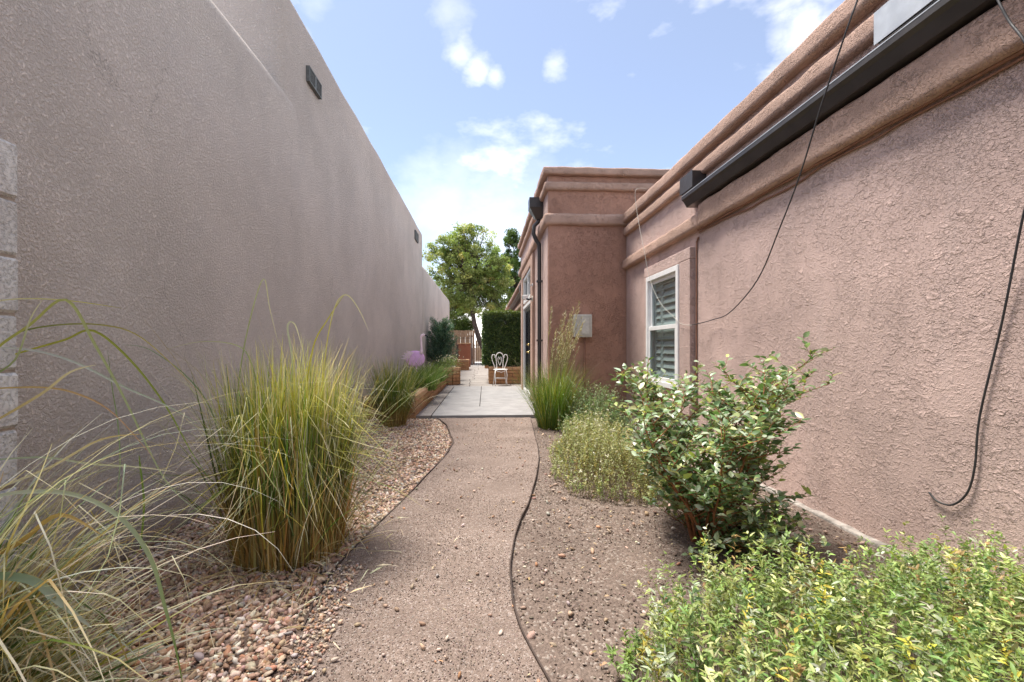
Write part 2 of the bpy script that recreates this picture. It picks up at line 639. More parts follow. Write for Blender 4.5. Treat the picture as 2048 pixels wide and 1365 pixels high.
def dia_mesh(P, D, N, L, W):
    """small far leaves: a folded diamond"""
    n = len(P)
    D = norm(D)
    S = norm(np.cross(D, N))
    U = np.cross(S, D)
    L = np.broadcast_to(L, n)[:, None]
    W = np.broadcast_to(W, n)[:, None]
    v = np.stack([P, P + D * L * .45 + S * W * .5 + U * W * .15, P + D * L, P + D * L * .45 - S * W * .5 + U * W * .15], 1).reshape(-1, 3)
    b = (np.arange(n) * 4)[:, None]
    return v, np.concatenate([b + np.array([[0, 1, 2]]), b + np.array([[0, 2, 3]])]), 4


def rand_dirs(n, rng=RNG):
    return norm(rng.normal(size=(n, 3)))


def pick(cols, p, n, jit=.12, rng=RNG):
    c = np.array(cols)[rng.choice(len(cols), n, p=p)]
    return np.clip(c * (1 + rng.normal(0, jit, (n, 1))) * (1 + rng.normal(0, jit * .3, (n, 3))), .003, 1)


def blade_mesh(B, phi, L, W, th0, bend, power=1.5, kink=None, kinkt=None, segs=7, rng=RNG, wob=.10):
    """grass blades as ribbons: angle from upright grows along the blade, a few are sharply folded"""
    n = len(B)
    t = np.linspace(0, 1, segs + 1)
    tm = (t[1:] + t[:-1]) / 2
    th = th0[:, None] + bend[:, None] * tm[None] ** power
    if kink is not None:
        th = th + np.where(tm[None] > kinkt[:, None], kink[:, None], 0)
    th = th + rng.normal(0, wob * .25, (n, segs))
    ph = phi[:, None] + np.cumsum(rng.normal(0, wob, (n, segs)), 1)
    ds = L[:, None] / segs
    step = np.stack([np.sin(th) * np.cos(ph) * ds, np.sin(th) * np.sin(ph) * ds, np.cos(th) * ds], 2)
    P = B[:, None, :] + np.concatenate([np.zeros((n, 1, 3)), np.cumsum(step, 1)], 1)
    side = np.stack([-np.sin(phi + rng.normal(0, .5, n)), np.cos(phi + rng.normal(0, .5, n)), rng.normal(0, .25, n)], 1)
    side = norm(side)
    wt = W[:, None] * (1 - .92 * t[None] ** 2.2) * .5
    A = P + side[:, None, :] * wt[..., None]
    C = P - side[:, None, :] * wt[..., None]
    V = np.stack([A, C], 2).reshape(-1, 3)
    k = (np.arange(n) * 2 * (segs + 1))[:, None] + (np.arange(segs) * 2)[None]
    k = k.reshape(-1, 1)
    return V, k + np.array([[0, 1, 3, 2]]), np.repeat(np.tile(t, (n, 1)), 2, axis=1).reshape(-1), 2 * (segs + 1)


def smoothstep(a, b, x):
    x = np.clip((x - a) / (b - a), 0, 1)
    return x * x * (3 - 2 * x)


#@@SETTING
# ================================================================== THE SETTING
# ---- path edges, from where they lie on the ground
def curve_of(px):
    p = [on_z(u, v, .0) for u, v in px]
    p.sort(key=lambda q: q.y)
    return np.array([q.y for q in p]), np.array([q.x for q in p])


LY, LX = curve_of([(893, 852), (907, 886), (891, 916), (815, 996), (760, 1051), (680, 1131), (640, 1191), (602, 1273), (572, 1340)])
RY, RX = curve_of([(1061, 836), (1075, 892), (1078, 924), (1073, 956), (1057, 1011), (1035, 1055), (1019, 1123), (1019, 1171), (1031, 1243), (1063, 1311), (1091, 1351)])
LY = np.concatenate([[-2.0], LY, [7.1]]); LX = np.concatenate([[-1.0], LX, [-.75]])
RY = np.concatenate([[-2.0], RY, [7.2]]); RX = np.concatenate([[.9], RX, [.68]])


def smooth_interp(y, Y, X):
    a = np.stack([np.interp(y + d, Y, X) for d in (-.12, -.06, 0, .06, .12)])
    return a.mean(0)


left_of = lambda y: smooth_interp(np.asarray(y, float), LY, LX)
right_of = lambda y: smooth_interp(np.asarray(y, float), RY, RX)


def wave(x, y, f=2.0, s=0.0):
    return np.array([mnoise.noise(Vector((a * f + s, b * f, s))) for a, b in zip(np.ravel(x), np.ravel(y))]).reshape(np.shape(x))


def strip_sheet(name, xa, xb, ys, nx, z, amp, mat, mound=0.0):
    ys = np.asarray(ys)
    t = np.linspace(0, 1, nx)
    X = xa(ys)[:, None] * (1 - t) + xb(ys)[:, None] * t
    Y = np.repeat(ys[:, None], nx, 1)
    Z = z + amp * wave(X, Y, 2.4, 3) + amp * .4 * wave(X, Y, 7, 1) + mound * np.sin(t * math.pi)[None]
    V = np.stack([X, Y, Z], 2).reshape(-1, 3)
    i = (np.arange(len(ys) - 1)[:, None] * nx + np.arange(nx - 1)[None]).reshape(-1, 1)
    o = np_mesh(name, V, [i + np.array([[0, 1, nx + 1, nx]])], mat, None, None, True)
    return tag(o, kind='structure')


g = MB()
g.add([(-400, -400, -.03), (400, -400, -.03), (400, 900, -.03), (-400, 900, -.03)], [(0, 1, 2, 3)])
tag(g.build('ground', 'soil'), kind='structure')
yy = np.arange(-2, 7.06, .12)
strip_sheet('gravel_ground', lambda y: np.full(len(y), -1.95), lambda y: left_of(y) + .01, yy, 24, .0, .010, 'gravelbase')
strip_sheet('planting_bed_ground', lambda y: right_of(y) - .01, lambda y: np.full(len(y), 2.3), yy, 34, .0, .012, 'soil')
strip_sheet('path', lambda y: left_of(y), lambda y: right_of(y), np.arange(-2, 7.05, .06), 30, .012, .006, 'granite')

# ---- patio: pale concrete slabs, a strip of pavers, flagstones beyond
patio = empty('patio', (0, 7.03, 0), kind='structure')


def slab(x0, x1, y0, y1, z0=-.05, z1=.05, mat='concrete', name='slab', bev=.006):
    o = MB().box(x0, x1, y0 - 7.03, y1 - 7.03, z0, z1).build(name, mat, patio, False, bev, 2)
    return o


slab(-.82, .96, 7.03, 8.055)
slab(-.82, -.098, 8.065, 12.22)
slab(-.088, .96, 8.065, 12.22)
y = 7.04
while y < 12.2:
    L = random.uniform(.27, .33)
    brick('paver', ((-1.06 - .832) / 2, y + L / 2 - 7.03, .0), (.222, round(L, 2) - .012, .096), 'paver', patio, 0, .005, .002)
    y += round(L, 2)
y = 12.235
row = 0
while y < 26.6:
    L = random.choice((.45, .6, .6, .75))
    cuts = [-1.75, random.uniform(-1.15, -.95), random.uniform(-.5, -.3), random.uniform(.05, .3), .72, 1.15]
    for a, b in zip(cuts[:-1], cuts[1:]):
        o = slab(a + .006, b - .006, y + .006, y + L - .006, -.05, .046 + random.uniform(-.003, .003), 'paver', 'flagstone', .008)
    y += L
slab(-1.05, 1.2, 26.6, 27.4, -.05, .05)
tag(MB().box(-6, 6, 29.5, 33.5, -.03, .02).build('driveway', 'drive'), kind='structure')


# ================================================================== HOUSES
# ---- tall grey adobe house on one side
XL = -1.86
adobe = empty('adobe_house', (XL, 4.3, 0), label='tall grey adobe house with rounded parapets and a long blank plaster wall', cat='house')
adobe_parts = [
    soft_box('wall', -8, XL + .006, -3, 5.7, -.2, 3.56, .16, 'sand', None, .30, .016),
    soft_box('wall', -8, XL - .006, 4.28, 13.7, -.2, 4.52, .10, 'sand', None, .30, .016),
    soft_box('wall', -8, XL + .02, 13.6, 23.8, -.2, 3.62, .2, 'sand', None, .5, .018),
]

for v_ in adobe_parts[0].data.vertices:               # the lower wall runs smoothly into the face of the taller one
    if v_.co.x > -3 and v_.co.y > 4.32:
        k_ = min(1, (v_.co.y - 4.32) / 1.2)
        v_.co.x -= .09 * k_ * k_ * (3 - 2 * k_)


def keep_world(o, parent):
    o.parent = parent
    o.matrix_parent_inverse = parent.matrix_basis.inverted()
    return o


for o in adobe_parts:
    keep_world(o, adobe)


def adobe_vent(u0, u1, vt, vb, n):
    p0, p1 = on_x(u0, vt, XL), on_x(u1, vt, XL)
    ya, yb = p0.y, p1.y
    zt = on_x(u0, vt, XL).z
    zb = on_x(u0, vb, XL).z
    X = XL + .02
    e = MB()
    e.box(X - .03, X + .012, ya, yb, zb, zb + .018).box(X - .03, X + .012, ya, yb, zt - .018, zt)
    e.box(X - .03, X + .0115, ya, ya + .018, zb + .018, zt - .018).box(X - .03, X + .0115, yb - .018, yb, zb + .018, zt - .018)
    if n == 2:
        e.box(X - .03, X + .011, (ya + yb) / 2 - .02, (ya + yb) / 2 + .02, zb + .018, zt - .018)
    fr = keep_world(e.build('vent', 'vent'), adobe)
    for k in range(n):
        a = ya + .018 + (yb - ya - .036) * k / n
        b = ya + .018 + (yb - ya - .036) * (k + 1) / n
        q = MB().box(X - .03, X + .004, a, b, zb + .018, zt - .018)
        for i in range(8):
            z = zb + .03 + (zt - zb - .06) * i / 7
            q.box(X + .003, X + .008, a, b, z, z + .006)
        o = q.build('vent_screen', 'vent')
        o.parent = fr
        o.matrix_parent_inverse = Matrix.Identity(4)
    return fr


adobe_vent(613, 638, 131, 162, 2)
adobe_vent(829, 835, 460, 478, 1)

# ---- grey concrete block wall against it
cmu = empty('concrete_block_wall', (-1.765, 1.73, 0), label='grey concrete block yard wall ending against the adobe house beside tall grass', cat='wall')
MB().box(-.085, .09, -3.2, -.012, -.05, 1.815).build('mortar', 'mortar', cmu)
for c in range(9):
    y = 0.0 if c % 2 == 0 else .2
    k = 0
    while y < 3.2:
        L = .2 if (c % 2 == 1 and k == 0) else .4
        yc = -(k * .4 + L / 2) if c % 2 == 0 else (-.1 if k == 0 else -(.2 + (k - 1) * .4 + .2))
        brick('block', (0, yc, .1 + c * .2032), (.2, L - .008, .1945), 'cmu', cmu, 0, .010, .0025)
        y += L
        k += 1

# ---- pink stucco house on the other side
XR = 2.2
house = empty('stucco_house', (XR, 6.95, 0), label='pink stucco house with rounded cornice bands, dark gutter and black double doors', cat='house')


def hp(o):
    return keep_world(o, house)


WY0, WY1, WZ0, WZ1 = 4.88, 5.88, .62, 2.02
hp(wall_x('wall', XR, .25, -4, 6.93, -.2, 3.08, [(WY0, WY1, WZ0, WZ1)], 'lace', None))
hp(MB().box(XR + .26, 9, -4, 6.9, 2.6, 2.75).build('roof', 'room'))
hp(soft_box('cornice_band', 2.125, 2.46, -4, 6.93, 3.02, 3.165, .032, 'trim', None, .07, .010, 4, 4.5, False))
hp(soft_box('cornice_band', 2.14, 2.3, -4, 6.92, 2.825, 2.955, .032, 'trim', None, .07, .010, 4, 4.5, False))
hp(soft_box('cornice_band', 2.12, 2.3, -4, 4.42, 2.305, 2.535, .034, 'trim', None, .07, .010, 4, 4.5, False))
hp(soft_box('cornice_band', 2.12, 2.3, 4.41, 6.92, 2.305, 2.455, .034, 'trim', None, .07, .010, 4, 4.5, False))
hp(soft_box('footing', 2.150, 2.3, -4, 6.93, -.1, .020, .010, 'footing', None, .08, .022, 2, 6))

# window with a plaster surround, white frame and shutters behind the glass
sur = MB()
for (a, b, c, d) in ((WY0 - .26, WY1 + .10, WZ1 + .01, WZ1 + .135), (WY0 - .26, WY0 + .002, WZ0 - .12, WZ1 + .01), (WY1 - .002, WY1 + .10, WZ0 - .12, WZ1 + .01)):
    sur.box(XR - .06, XR + .02, a, b, c, d)
sur.box(XR - .075, XR + .02, WY0 - .28, WY1 + .12, WZ0 - .24, WZ0 - .12)
hp(sur.build('window_surround', 'lace', None, False, .008, 2))


def sub(o, part):
    """hang a world-space mesh under a part whose own transform is the identity in world"""
    o.parent = part
    o.matrix_parent_inverse = Matrix.Identity(4)
    return o


def frame_yz(X0, X1, ya, yb, za, zb, wd, mat, name, part, bev=.003):
    m = MB()
    m.box(X0, X1, ya, yb, za, za + wd).box(X0, X1, ya, yb, zb - wd, zb)
    m.box(X0, X1, ya, ya + wd, za + wd, zb - wd).box(X0, X1, yb - wd, yb, za + wd, zb - wd)
    o = m.build(name, mat, None, False, bev, 1)
    return sub(o, part) if part else o


win = hp(frame_yz(XR - .075, XR + .10, WY0 + .003, WY1 - .003, WZ0 + .003, WZ1 - .003, .06, 'white', 'window', None))
ZM = 1.32
frame_yz(XR - .035, XR + .0, WY0 + .064, WY1 - .064, ZM - .005, WZ1 - .064, .045, 'white', 'sash', win)
frame_yz(XR - .062, XR - .036, WY0 + .064, WY1 - .064, WZ0 + .064, ZM + .045, .05, 'white', 'sash', win)
sub(MB().box(XR - .02, XR - .015, WY0 + .105, WY1 - .105, ZM + .035, WZ1 - .105).build('pane', 'glass'), win)
sub(MB().box(XR - .052, XR - .047, WY0 + .11, WY1 - .11, WZ0 + .11, ZM).build('pane', 'glass'), win)
sub(MB().box(XR + .22, XR + 2.2, WY0 - .6, WY1 + .6, .3, 2.5).build('room', 'room'), win)
shut = sub(MB().box(XR + .045, XR + .052, WY0 + .056, WY1 - .056, WZ0 + .058, WZ1 - .058).build('shutter', 'shutter'), win)
frame_yz(XR + .012, XR + .044, WY0 + .057, WY1 - .057, WZ0 + .059, WZ1 - .059, .075, 'shutter', 'shutter_frame', win)
sub(MB().box(XR + .013, XR + .0445, WY0 + .64, WY0 + .71, WZ0 + .135, WZ1 - .135).build('shutter_stile', 'shutter'), win)
z = WZ0 + .14
while z < WZ1 - .17:
    for ya, yb in ((WY0 + .135, WY0 + .635), (WY0 + .715, WY1 - .135)):
        s_ = MB().prism_y([(XR + .008, z), (XR + .013, z - .004), (XR + .043, z + .062), (XR + .039, z + .067)], ya, yb)
        sub(s_.build('slat', 'shutter'), win)
    z += .088

# small lace edge: cables fixed under the lower band and down beside the window
cb = MB()
ys = np.arange(-.6, 4.55, .15)
for k, (dx, dz, r) in enumerate(((.026, -.012, .010), (.012, -.036, .006))):
    pts = [(XR - dx + random.uniform(-.003, .003), y, 2.312 + dz + random.uniform(-.004, .004) * (k + 1) - (.02 * k if 3 < y < 3.8 else 0)) for y in ys]
    cb.tube(pts, r, 6)
cb.tube([(XR - .012, 4.52, 2.23), (XR - .012, 4.56, 2.19), (XR - .010, 4.57, 2.1), (XR - .010, 4.572, 1.2), (XR - .010, 4.57, .4)], .009, 6)
o = cb.build('wall_cable_run', 'paintcable')
tag(o, 'thin painted cables fixed along the underside of the lower cornice band', 'cable')

# gutter, with the roof spouts that empty into it
gp = [(XR - .002, 2.545), (2.085, 2.545), (2.075, 2.56), (2.052, 2.60), (2.030, 2.618), (2.028, 2.648), (2.036, 2.648), (2.040, 2.622), (2.060, 2.606), (2.084, 2.562), (XR - .004, 2.555)]
gut = hp(MB().prism_y(gp, -3.9, 4.57).build('gutter', 'bronze'))
sub(MB().box(2.026, 2.039, -3.9, 4.568, 2.649, 2.655).build('gutter_lip_highlight', 'zinc'), gut)  # pale strip: the bright highlight along the lip put into its colour
sub(MB().prism_y([(XR - .002, 2.546), (2.086, 2.5465), (2.078, 2.56), (2.055, 2.60), (2.032, 2.62), (2.032, 2.647), (XR - .002, 2.647)], 4.568, 4.574).build('gutter_end', 'bronze'), gut)
for y in np.arange(-3.4, 4.5, .75):
    sub(MB().box(2.045, XR - .003, y, y + .025, 2.638, 2.642).build('bracket', 'bronze'), gut)


def spout(y0, y1):
    m = MB()
    x0, x1, z0, z1, t = 2.055, XR + .02, 2.70, 2.86, .006
    m.box(x0, x1, y0, y1, z1 - t, z1).box(x0, x1, y0, y0 + t, z0, z1 - t).box(x0, x1, y1 - t, y1, z0, z1 - t).box(x0 + .02, x1, y0 + t, y1 - t, z0, z0 + t)
    m.box(x0 - .003, x0, y0 - .006, y1 + .006, z0 - .006, z1 + .006)
    return hp(m.build('roof_spout', 'bronze' if y0 > 3 else 'zinc', None, False, .002, 1))


spout(4.38, 4.66)
spout(1.55, 2.27)

# ---- taller wing with the doors
XW, Y0W, Y1W = .97, 6.95, 12.2
DY0, DY1 = 9.12, 11.08
hp(wall_x('wing_wall', XW, .25, Y0W + .03, Y1W, -.2, 3.75, [(DY0, DY1, .05, 2.09), (DY0, DY1, 2.15, 2.76)], 'lace', None))
hp(soft_box('wing_wall', XW + .004, 6, Y0W, Y0W + .26, -.2, 3.76, .022, 'lace_shaded', None, .3, .006, 3))
hp(MB().box(XW + .26, 6, Y0W + .27, Y1W, 3.3, 3.45).build('wing_roof', 'room'))
hp(MB().box(XW + .26, 6, Y1W - .2, Y1W, -.1, 3.3).build('wing_wall', 'lace'))
hp(MB().box(XW + .9, XW + .95, Y0W + .3, Y1W - .3, -.1, 3.2).build('inner_wall', 'room'))
for (p, za, zb, r) in ((.085, 3.755, 3.875, .03), (.06, 3.525, 3.655, .04), (.07, 2.985, 3.165, .05)):
    hp(soft_box('cornice_band', XW - p, 6, Y0W - p, Y1W + .06, za, zb, r, 'trim', None, .1, .010, 4, 4.5, False))

# door surround, doors and transom
ds = MB()
for (a, b, c, d) in ((DY0 - .36, DY0 + .002, -.05, 2.94), (DY1 - .002, DY1 + .25, -.05, 2.94), (DY0 + .002, DY1 - .002, 2.77, 2.94)):
    ds.box(XW - .055, XW + .02, a, b, c, d)
hp(ds.build('door_surround', 'trim', None, False, .01, 2))
frame = hp(frame_yz(XW - .035, XW + .10, DY0 + .002, DY1 - .002, .052, 2.088, .07, 'white', 'door_frame', None))
for k in range(2):
    ya = DY0 + .075 + k * (DY1 - DY0 - .15) / 2
    yb = ya + (DY1 - DY0 - .15) / 2 - .006
    d = hp(MB().box(XW + .04, XW + .07, ya + .002, yb - .002, .13, 2.01).build('door', 'black'))
    frame_yz(XW + .012, XW + .045, ya, yb, .128, 2.012, .09, 'black', 'door_stile', d)
    for i in range(6):
        y = ya + .16 + i * (yb - ya - .32) / 5
        sub(MB().box(XW + .018, XW + .034, y - .008, y + .008, .22, 1.92).build('bar', 'black'), d)
    hy = yb - .06 if k == 0 else ya + .06
    hm = MB().lathe([(0, .0), (.028, .0), (.028, .012), (.012, .02), (.012, .045), (.0, .045)], (0, 0, 0), 12)
    hv = [(XW + .012 - z_, hy + x_, 1.16 + y_) for x_, y_, z_ in hm.v]
    kb = MB().add([(x_, y_, z_ - .17) for x_, y_, z_ in hv], hm.f)
    kd = MB().add(hv, hm.f)
    kb.box(XW - .034, XW - .028, hy - .012, hy + .10 * (1 if k else -1), .978, 1.002)
    sub(kb.build('handle', 'brass', None, True), d)
    sub(kd.build('deadbolt', 'brass', None, True), d)
    for s_ in range(2):
        a = ya + .1 + s_ * (yb - ya - .2) / 2
        b = a + (yb - ya - .2) / 2
        sub(MB().add([(XW + .036, a, 1.925), (XW + .036, b, 1.925), (XW + .036, (a + b) / 2 + .06, 1.60), (XW + .039, a, 1.925), (XW + .039, b, 1.925), (XW + .039, (a + b) / 2 + .06, 1.60)],
                     [(0, 1, 2), (5, 4, 3), (0, 3, 4, 1), (1, 4, 5, 2), (2, 5, 3, 0)]).build('valance', 'cloth'), d)
tw = hp(frame_yz(XW - .03, XW + .09, DY0 + .002, DY1 - .002, 2.152, 2.758, .06, 'white', 'transom_window', None))
sub(MB().box(XW - .02, XW + .08, (DY0 + DY1) / 2 - .035, (DY0 + DY1) / 2 + .035, 2.212, 2.698).build('mullion', 'white'), tw)
for k in range(2):
    ya = DY0 + .064 + k * ((DY1 - DY0) / 2 - .028)
    sub(MB().box(XW + .03, XW + .036, ya, ya + (DY1 - DY0) / 2 - .10, 2.213, 2.697).build('pane', 'glass'), tw)

# downspout with its conductor head
ds_ = MB()
yd = 7.62
xw = XW - .13
ds_.add([(xw - .10, yd - .12, 3.60), (XW - .003, yd - .12, 3.60), (XW - .003, yd + .12, 3.60), (xw - .10, yd + .12, 3.60),
         (xw - .10, yd - .12, 3.44), (XW - .003, yd - .12, 3.44), (XW - .003, yd + .12, 3.44), (xw - .10, yd + .12, 3.44),
         (xw + .01, yd - .045, 3.26), (XW - .004, yd - .045, 3.26), (XW - .004, yd + .045, 3.26), (xw + .01, yd + .045, 3.26)],
        [(0, 1, 2, 3), (0, 4, 5, 1), (1, 5, 6, 2), (2, 6, 7, 3), (3, 7, 4, 0), (4, 8, 9, 5), (5, 9, 10, 6), (6, 10, 11, 7), (7, 11, 8, 4), (8, 11, 10, 9)])
dsp = hp(ds_.build('downspout', 'bronze'))
pipe = MB()
pts = [(XW - .06, yd, 3.30), (XW - .07, yd, 3.22), (XW - .14, yd, 3.15), (XW - .15, yd, 3.02), (XW - .11, yd, 2.92), (XW - .055, yd, 2.84), (XW - .05, yd, 2.7), (XW - .05, yd, .25), (XW - .07, yd, .17), (XW - .15, yd, .12)]
pipe.tube(pts, .035, 10)
sub(pipe.build('pipe', 'bronze', None, True), dsp)
for z in (2.2, 1.2):
    sub(MB().box(XW - .098, XW - .002, yd - .05, yd + .05, z, z + .03).build('strap', 'bronze'), dsp)

# ---- lower rear wing
hp(wall_x('rear_wall', 1.16, .25, Y1W + .07, 25, -.2, 3.0, [], 'lace', None))
hp(soft_box('cornice_band', 1.05, 1.5, Y1W + .07, 25, 2.98, 3.12, .05, 'trim', None, .3, .01, 3, 2.6, False))
hp(soft_box('cornice_band', 1.06, 1.4, Y1W + .07, 25, 2.30, 2.46, .05, 'trim', None, .3, .01, 3, 2.6, False))
g2 = [(x - 1.04, z_ + .06) for x, z_ in gp]
rg = hp(MB().prism_y(g2, 12.75, 21).build('gutter', 'brownmetal'))
hp(MB().box(1.0, 1.17, 13.0, 13.25, 2.74, 2.9).build('roof_spout', 'brownmetal', None, False, .004, 1))

#@@THINGS
# ================================================================== THINGS ON THE PATIO AND THE WALLS
ZP = .05                                              # top of the patio


def course_wall(par, x0, y0, x1, y1, z0, courses, h, L, t, mat, cap=None, ph=0):
    """bricks laid along a line, in the parent's own coordinates"""
    a = Vector((x0, y0, 0)); b = Vector((x1, y1, 0))
    D = b - a
    n = max(1, round(D.length / L))
    ang = math.atan2(D.y, D.x)
    l = D.length / n
    for c in range(courses):
        off = (c + ph) % 2
        cuts = [0] + [(i + .5) * l for i in range(n)] + [D.length] if off else [i * l for i in range(n + 1)]
        m = mat if (c < courses - 1 or not cap) else cap
        for p, q in zip(cuts[:-1], cuts[1:]):
            if q - p < .02:
                continue
            s = a + D.normalized() * ((p + q) / 2)
            extra = .025 if (cap and c == courses - 1) else 0
            brick('brick', (s.x, s.y, z0 + h * (c + .5)), (q - p - .008, t + extra, h - .008), m, par, ang, .007, .002)


# ---- long low brick garden bed along the adobe wall
bed = empty('brick_garden_bed', (-1.06, 7.0, 0), label='long low tan brick garden bed along the grey adobe wall', cat='garden bed')
course_wall(bed, -.07, .02, -.07, 5.55, -.02, 4, .095, .30, .13, 'brick', 'bricktop')
course_wall(bed, -.14, .085, -.80, .085, -.02, 4, .095, .30, .13, 'brick', 'bricktop', 1)
MB().box(-.12, -.03, .03, 5.5, -.03, .34).build('mortar', 'mortar', bed)
MB().box(-.79, -.13, .04, .13, -.03, .335).build('mortar', 'mortar', bed)
MB().box(-.82, -.12, .13, 5.6, -.05, .30).build('soil', 'soil', bed)

# ---- eight-sided brick planter at the end of that bed
octo = empty('octagonal_planter', (-1.03, 12.95, ZP), label='eight-sided tan brick planter holding white flowers beside the long garden bed', cat='planter')
for k in range(8):
    a0, a1 = math.pi / 8 + k * math.pi / 4, math.pi / 8 + (k + 1) * math.pi / 4
    r = .30
    course_wall(octo, r * math.cos(a0), r * math.sin(a0), r * math.cos(a1), r * math.sin(a1), 0, 5, .096, .24, .10, 'brick', 'bricktop', k)
MB().lathe([(0, .0), (.27, .0), (.27, .44), (0, .44)], (0, 0, 0), 16).build('soil', 'soil', octo)


def box_planter(label, x0, x1, y0, y1, courses):
    o = empty('brick_planter', ((x0 + x1) / 2, y0, ZP), label=label, cat='planter')
    hx, d, t = (x1 - x0) / 2, y1 - y0, .13
    course_wall(o, -hx, t / 2, hx, t / 2, 0, courses, .098, .30, t, 'brick', 'bricktop')
    course_wall(o, -hx, d - t / 2, hx, d - t / 2, 0, courses, .098, .30, t, 'brick', 'bricktop')
    course_wall(o, -hx + t / 2, t + .005, -hx + t / 2, d - t - .005, 0, courses, .098, .30, t, 'brick', 'bricktop', 1)
    course_wall(o, hx - t / 2, t + .005, hx - t / 2, d - t - .005, 0, courses, .098, .30, t, 'brick', 'bricktop', 1)
    MB().box(-hx + t - .03, hx - t + .03, t - .03, d - t + .03, -.02, courses * .098 - .05).build('soil', 'soil', o)
    return o


box_planter('tan brick planter with a clipped hedge in it behind the white chair', .11, 1.13, 12.95, 15.2, 5)
box_planter('small tan brick planter standing before the terracotta wall', -1.36, -.74, 20.7, 21.5, 5)
box_planter('orange brick planter by the garden gate beyond the hedge', -.02, .9, 22.6, 24.4, 4)

# ---- white wrought-iron chair
chair = empty('garden_chair', (.425, 12.45, ZP), R(4), 'white wrought-iron garden chair with looped heart-shaped back', 'chair')
seat = MB().lathe([(0, .452), (.17, .452), (.195, .446), (.195, .436), (.17, .432), (0, .432)], (0, 0, 0), 24).build('seat', 'iron', chair, True)
MB().tube([(.19 * math.cos(a), .19 * math.sin(a), .44) for a in np.linspace(0, 2 * math.pi, 33)], .011, 6, False).build('seat_rim', 'iron', seat, True)
ap = MB()
ap.tube([(-.14, -.15, .43), (-.09, -.17, .395), (-.03, -.185, .385), (0, -.19, .36), (.03, -.185, .385), (.09, -.17, .395), (.14, -.15, .43)], .010, 6)
ap.build('apron', 'iron', seat, True)
for sx in (-1, 1):
    MB().tube([(sx * .14, -.13, .435), (sx * .165, -.155, .30), (sx * .15, -.16, .14), (sx * .165, -.185, .0)], .0125, 8).build('leg', 'iron', chair, True)
    MB().tube([(sx * .13, .14, .435), (sx * .145, .165, .28), (sx * .16, .19, .13), (sx * .185, .235, .0)], .0125, 8).build('leg', 'iron', chair, True)
MB().tube([(-.152, -.158, .2), (.152, -.158, .2)], .008, 6).build('stretcher', 'iron', chair, True)
MB().tube([(-.148, .178, .2), (.148, .178, .2)], .008, 6).build('stretcher', 'iron', chair, True)
bk = MB()
bk.tube([(-.085, .165, .44), (-.09, .19, .60), (-.105, .215, .76), (-.09, .23, .84), (-.05, .24, .885), (0, .243, .90), (.05, .24, .885), (.09, .23, .84), (.105, .215, .76), (.09, .19, .60), (.085, .165, .44)], .0125, 8)
bk.build('backrest', 'iron', chair, True)
for sx in (-1, 1):
    MB().tube([(sx * .12, .15, .44), (sx * .165, .18, .56), (sx * .21, .2, .68), (sx * .225, .21, .77), (sx * .20, .222, .84), (sx * .15, .226, .845), (sx * .115, .222, .80), (sx * .125, .218, .765), (sx * .15, .216, .78)], .0115, 8).build('back_loop', 'iron', chair, True)
    MB().tube([(sx * .004, .185, .55), (sx * .045, .2, .66), (sx * .055, .212, .74), (sx * .03, .22, .785), (sx * .005, .22, .75), (sx * .018, .215, .71)], .009, 6).build('heart_scroll', 'iron', chair, True)

# ---- painted metal flamingo in the garden bed
pf = on_x(832, 718, -1.45)
fl = empty('flamingo_ornament', (pf.x, pf.y, .30), label='lilac metal flamingo ornament standing in the brick garden bed', cat='ornament')
zc = pf.z - .30
bm = MB()
nu, nv = 28, 10
vs, fs = [], []
for i in range(nv + 1):
    th = math.pi * i / nv
    for j in range(nu):
        ph = 2 * math.pi * j / nu
        rx = .185 * (1.0 + (.10 if math.cos(ph) < 0 else 0))
        vs.append((rx * math.sin(th) * math.cos(ph) - (.02 if math.cos(ph) < 0 else 0), -.035 * math.cos(th), zc + .172 * math.sin(th) * math.sin(ph)))
for i in range(nv):
    for j in range(nu):
        fs.append((i * nu + j, i * nu + (j + 1) % nu, (i + 1) * nu + (j + 1) % nu, (i + 1) * nu + j))
bm.add(vs, fs)
bm.build('body', 'pink', fl, True)
nk = MB()
nk.tube([(.10, 0, zc + .10), (.115, 0, zc + .17), (.112, 0, zc + .27), (.105, 0, zc + .40), (.105, 0, zc + .46), (.125, 0, zc + .495), (.155, 0, zc + .505), (.185, 0, zc + .495)], [.04, .027, .022, .021, .023, .027, .026, .02], 12)
neck = nk.build('neck', 'palepink', fl, True)
MB().tube([(.185, 0, zc + .497), (.215, 0, zc + .49), (.235, 0, zc + .47), (.24, 0, zc + .445)], [.018, .014, .010, .003], 8).build('beak', 'black', neck, True)
MB().tube([(.155, -.029, zc + .507), (.155, .029, zc + .507)], .005, 8).build('eye', 'black', neck, True)
for k in range(4):
    a = R(128 + k * 17)
    c, s_ = math.cos(a), math.sin(a)
    p0 = Vector((.12 * c, 0, zc + .10 * s_ + .02)); p1 = Vector((.29 * c - .02, 0, zc + .22 * s_))
    q = Vector((-s_, 0, c)) * .055
    yo = .008 * k - .045
    f_ = MB()
    f_.add([p0 + q + Vector((0, yo, 0)), p0 - q + Vector((0, yo, 0)), p1 + Vector((0, yo, 0)), p0 + q + Vector((0, yo + .004, 0)), p0 - q + Vector((0, yo + .004, 0)), p1 + Vector((0, yo + .004, 0))],
           [(0, 1, 2), (5, 4, 3), (0, 3, 4, 1), (1, 4, 5, 2), (2, 5, 3, 0)])
    f_.build('tail_feather', 'palepink', fl)
for s_ in (-1, 1):
    MB().tube([(.01, s_ * .03, zc - .15), (.02, s_ * .035, (zc - .15) * .5), (.0, s_ * .035, -.02)], .008, 6).build('leg', 'pink', fl, True)

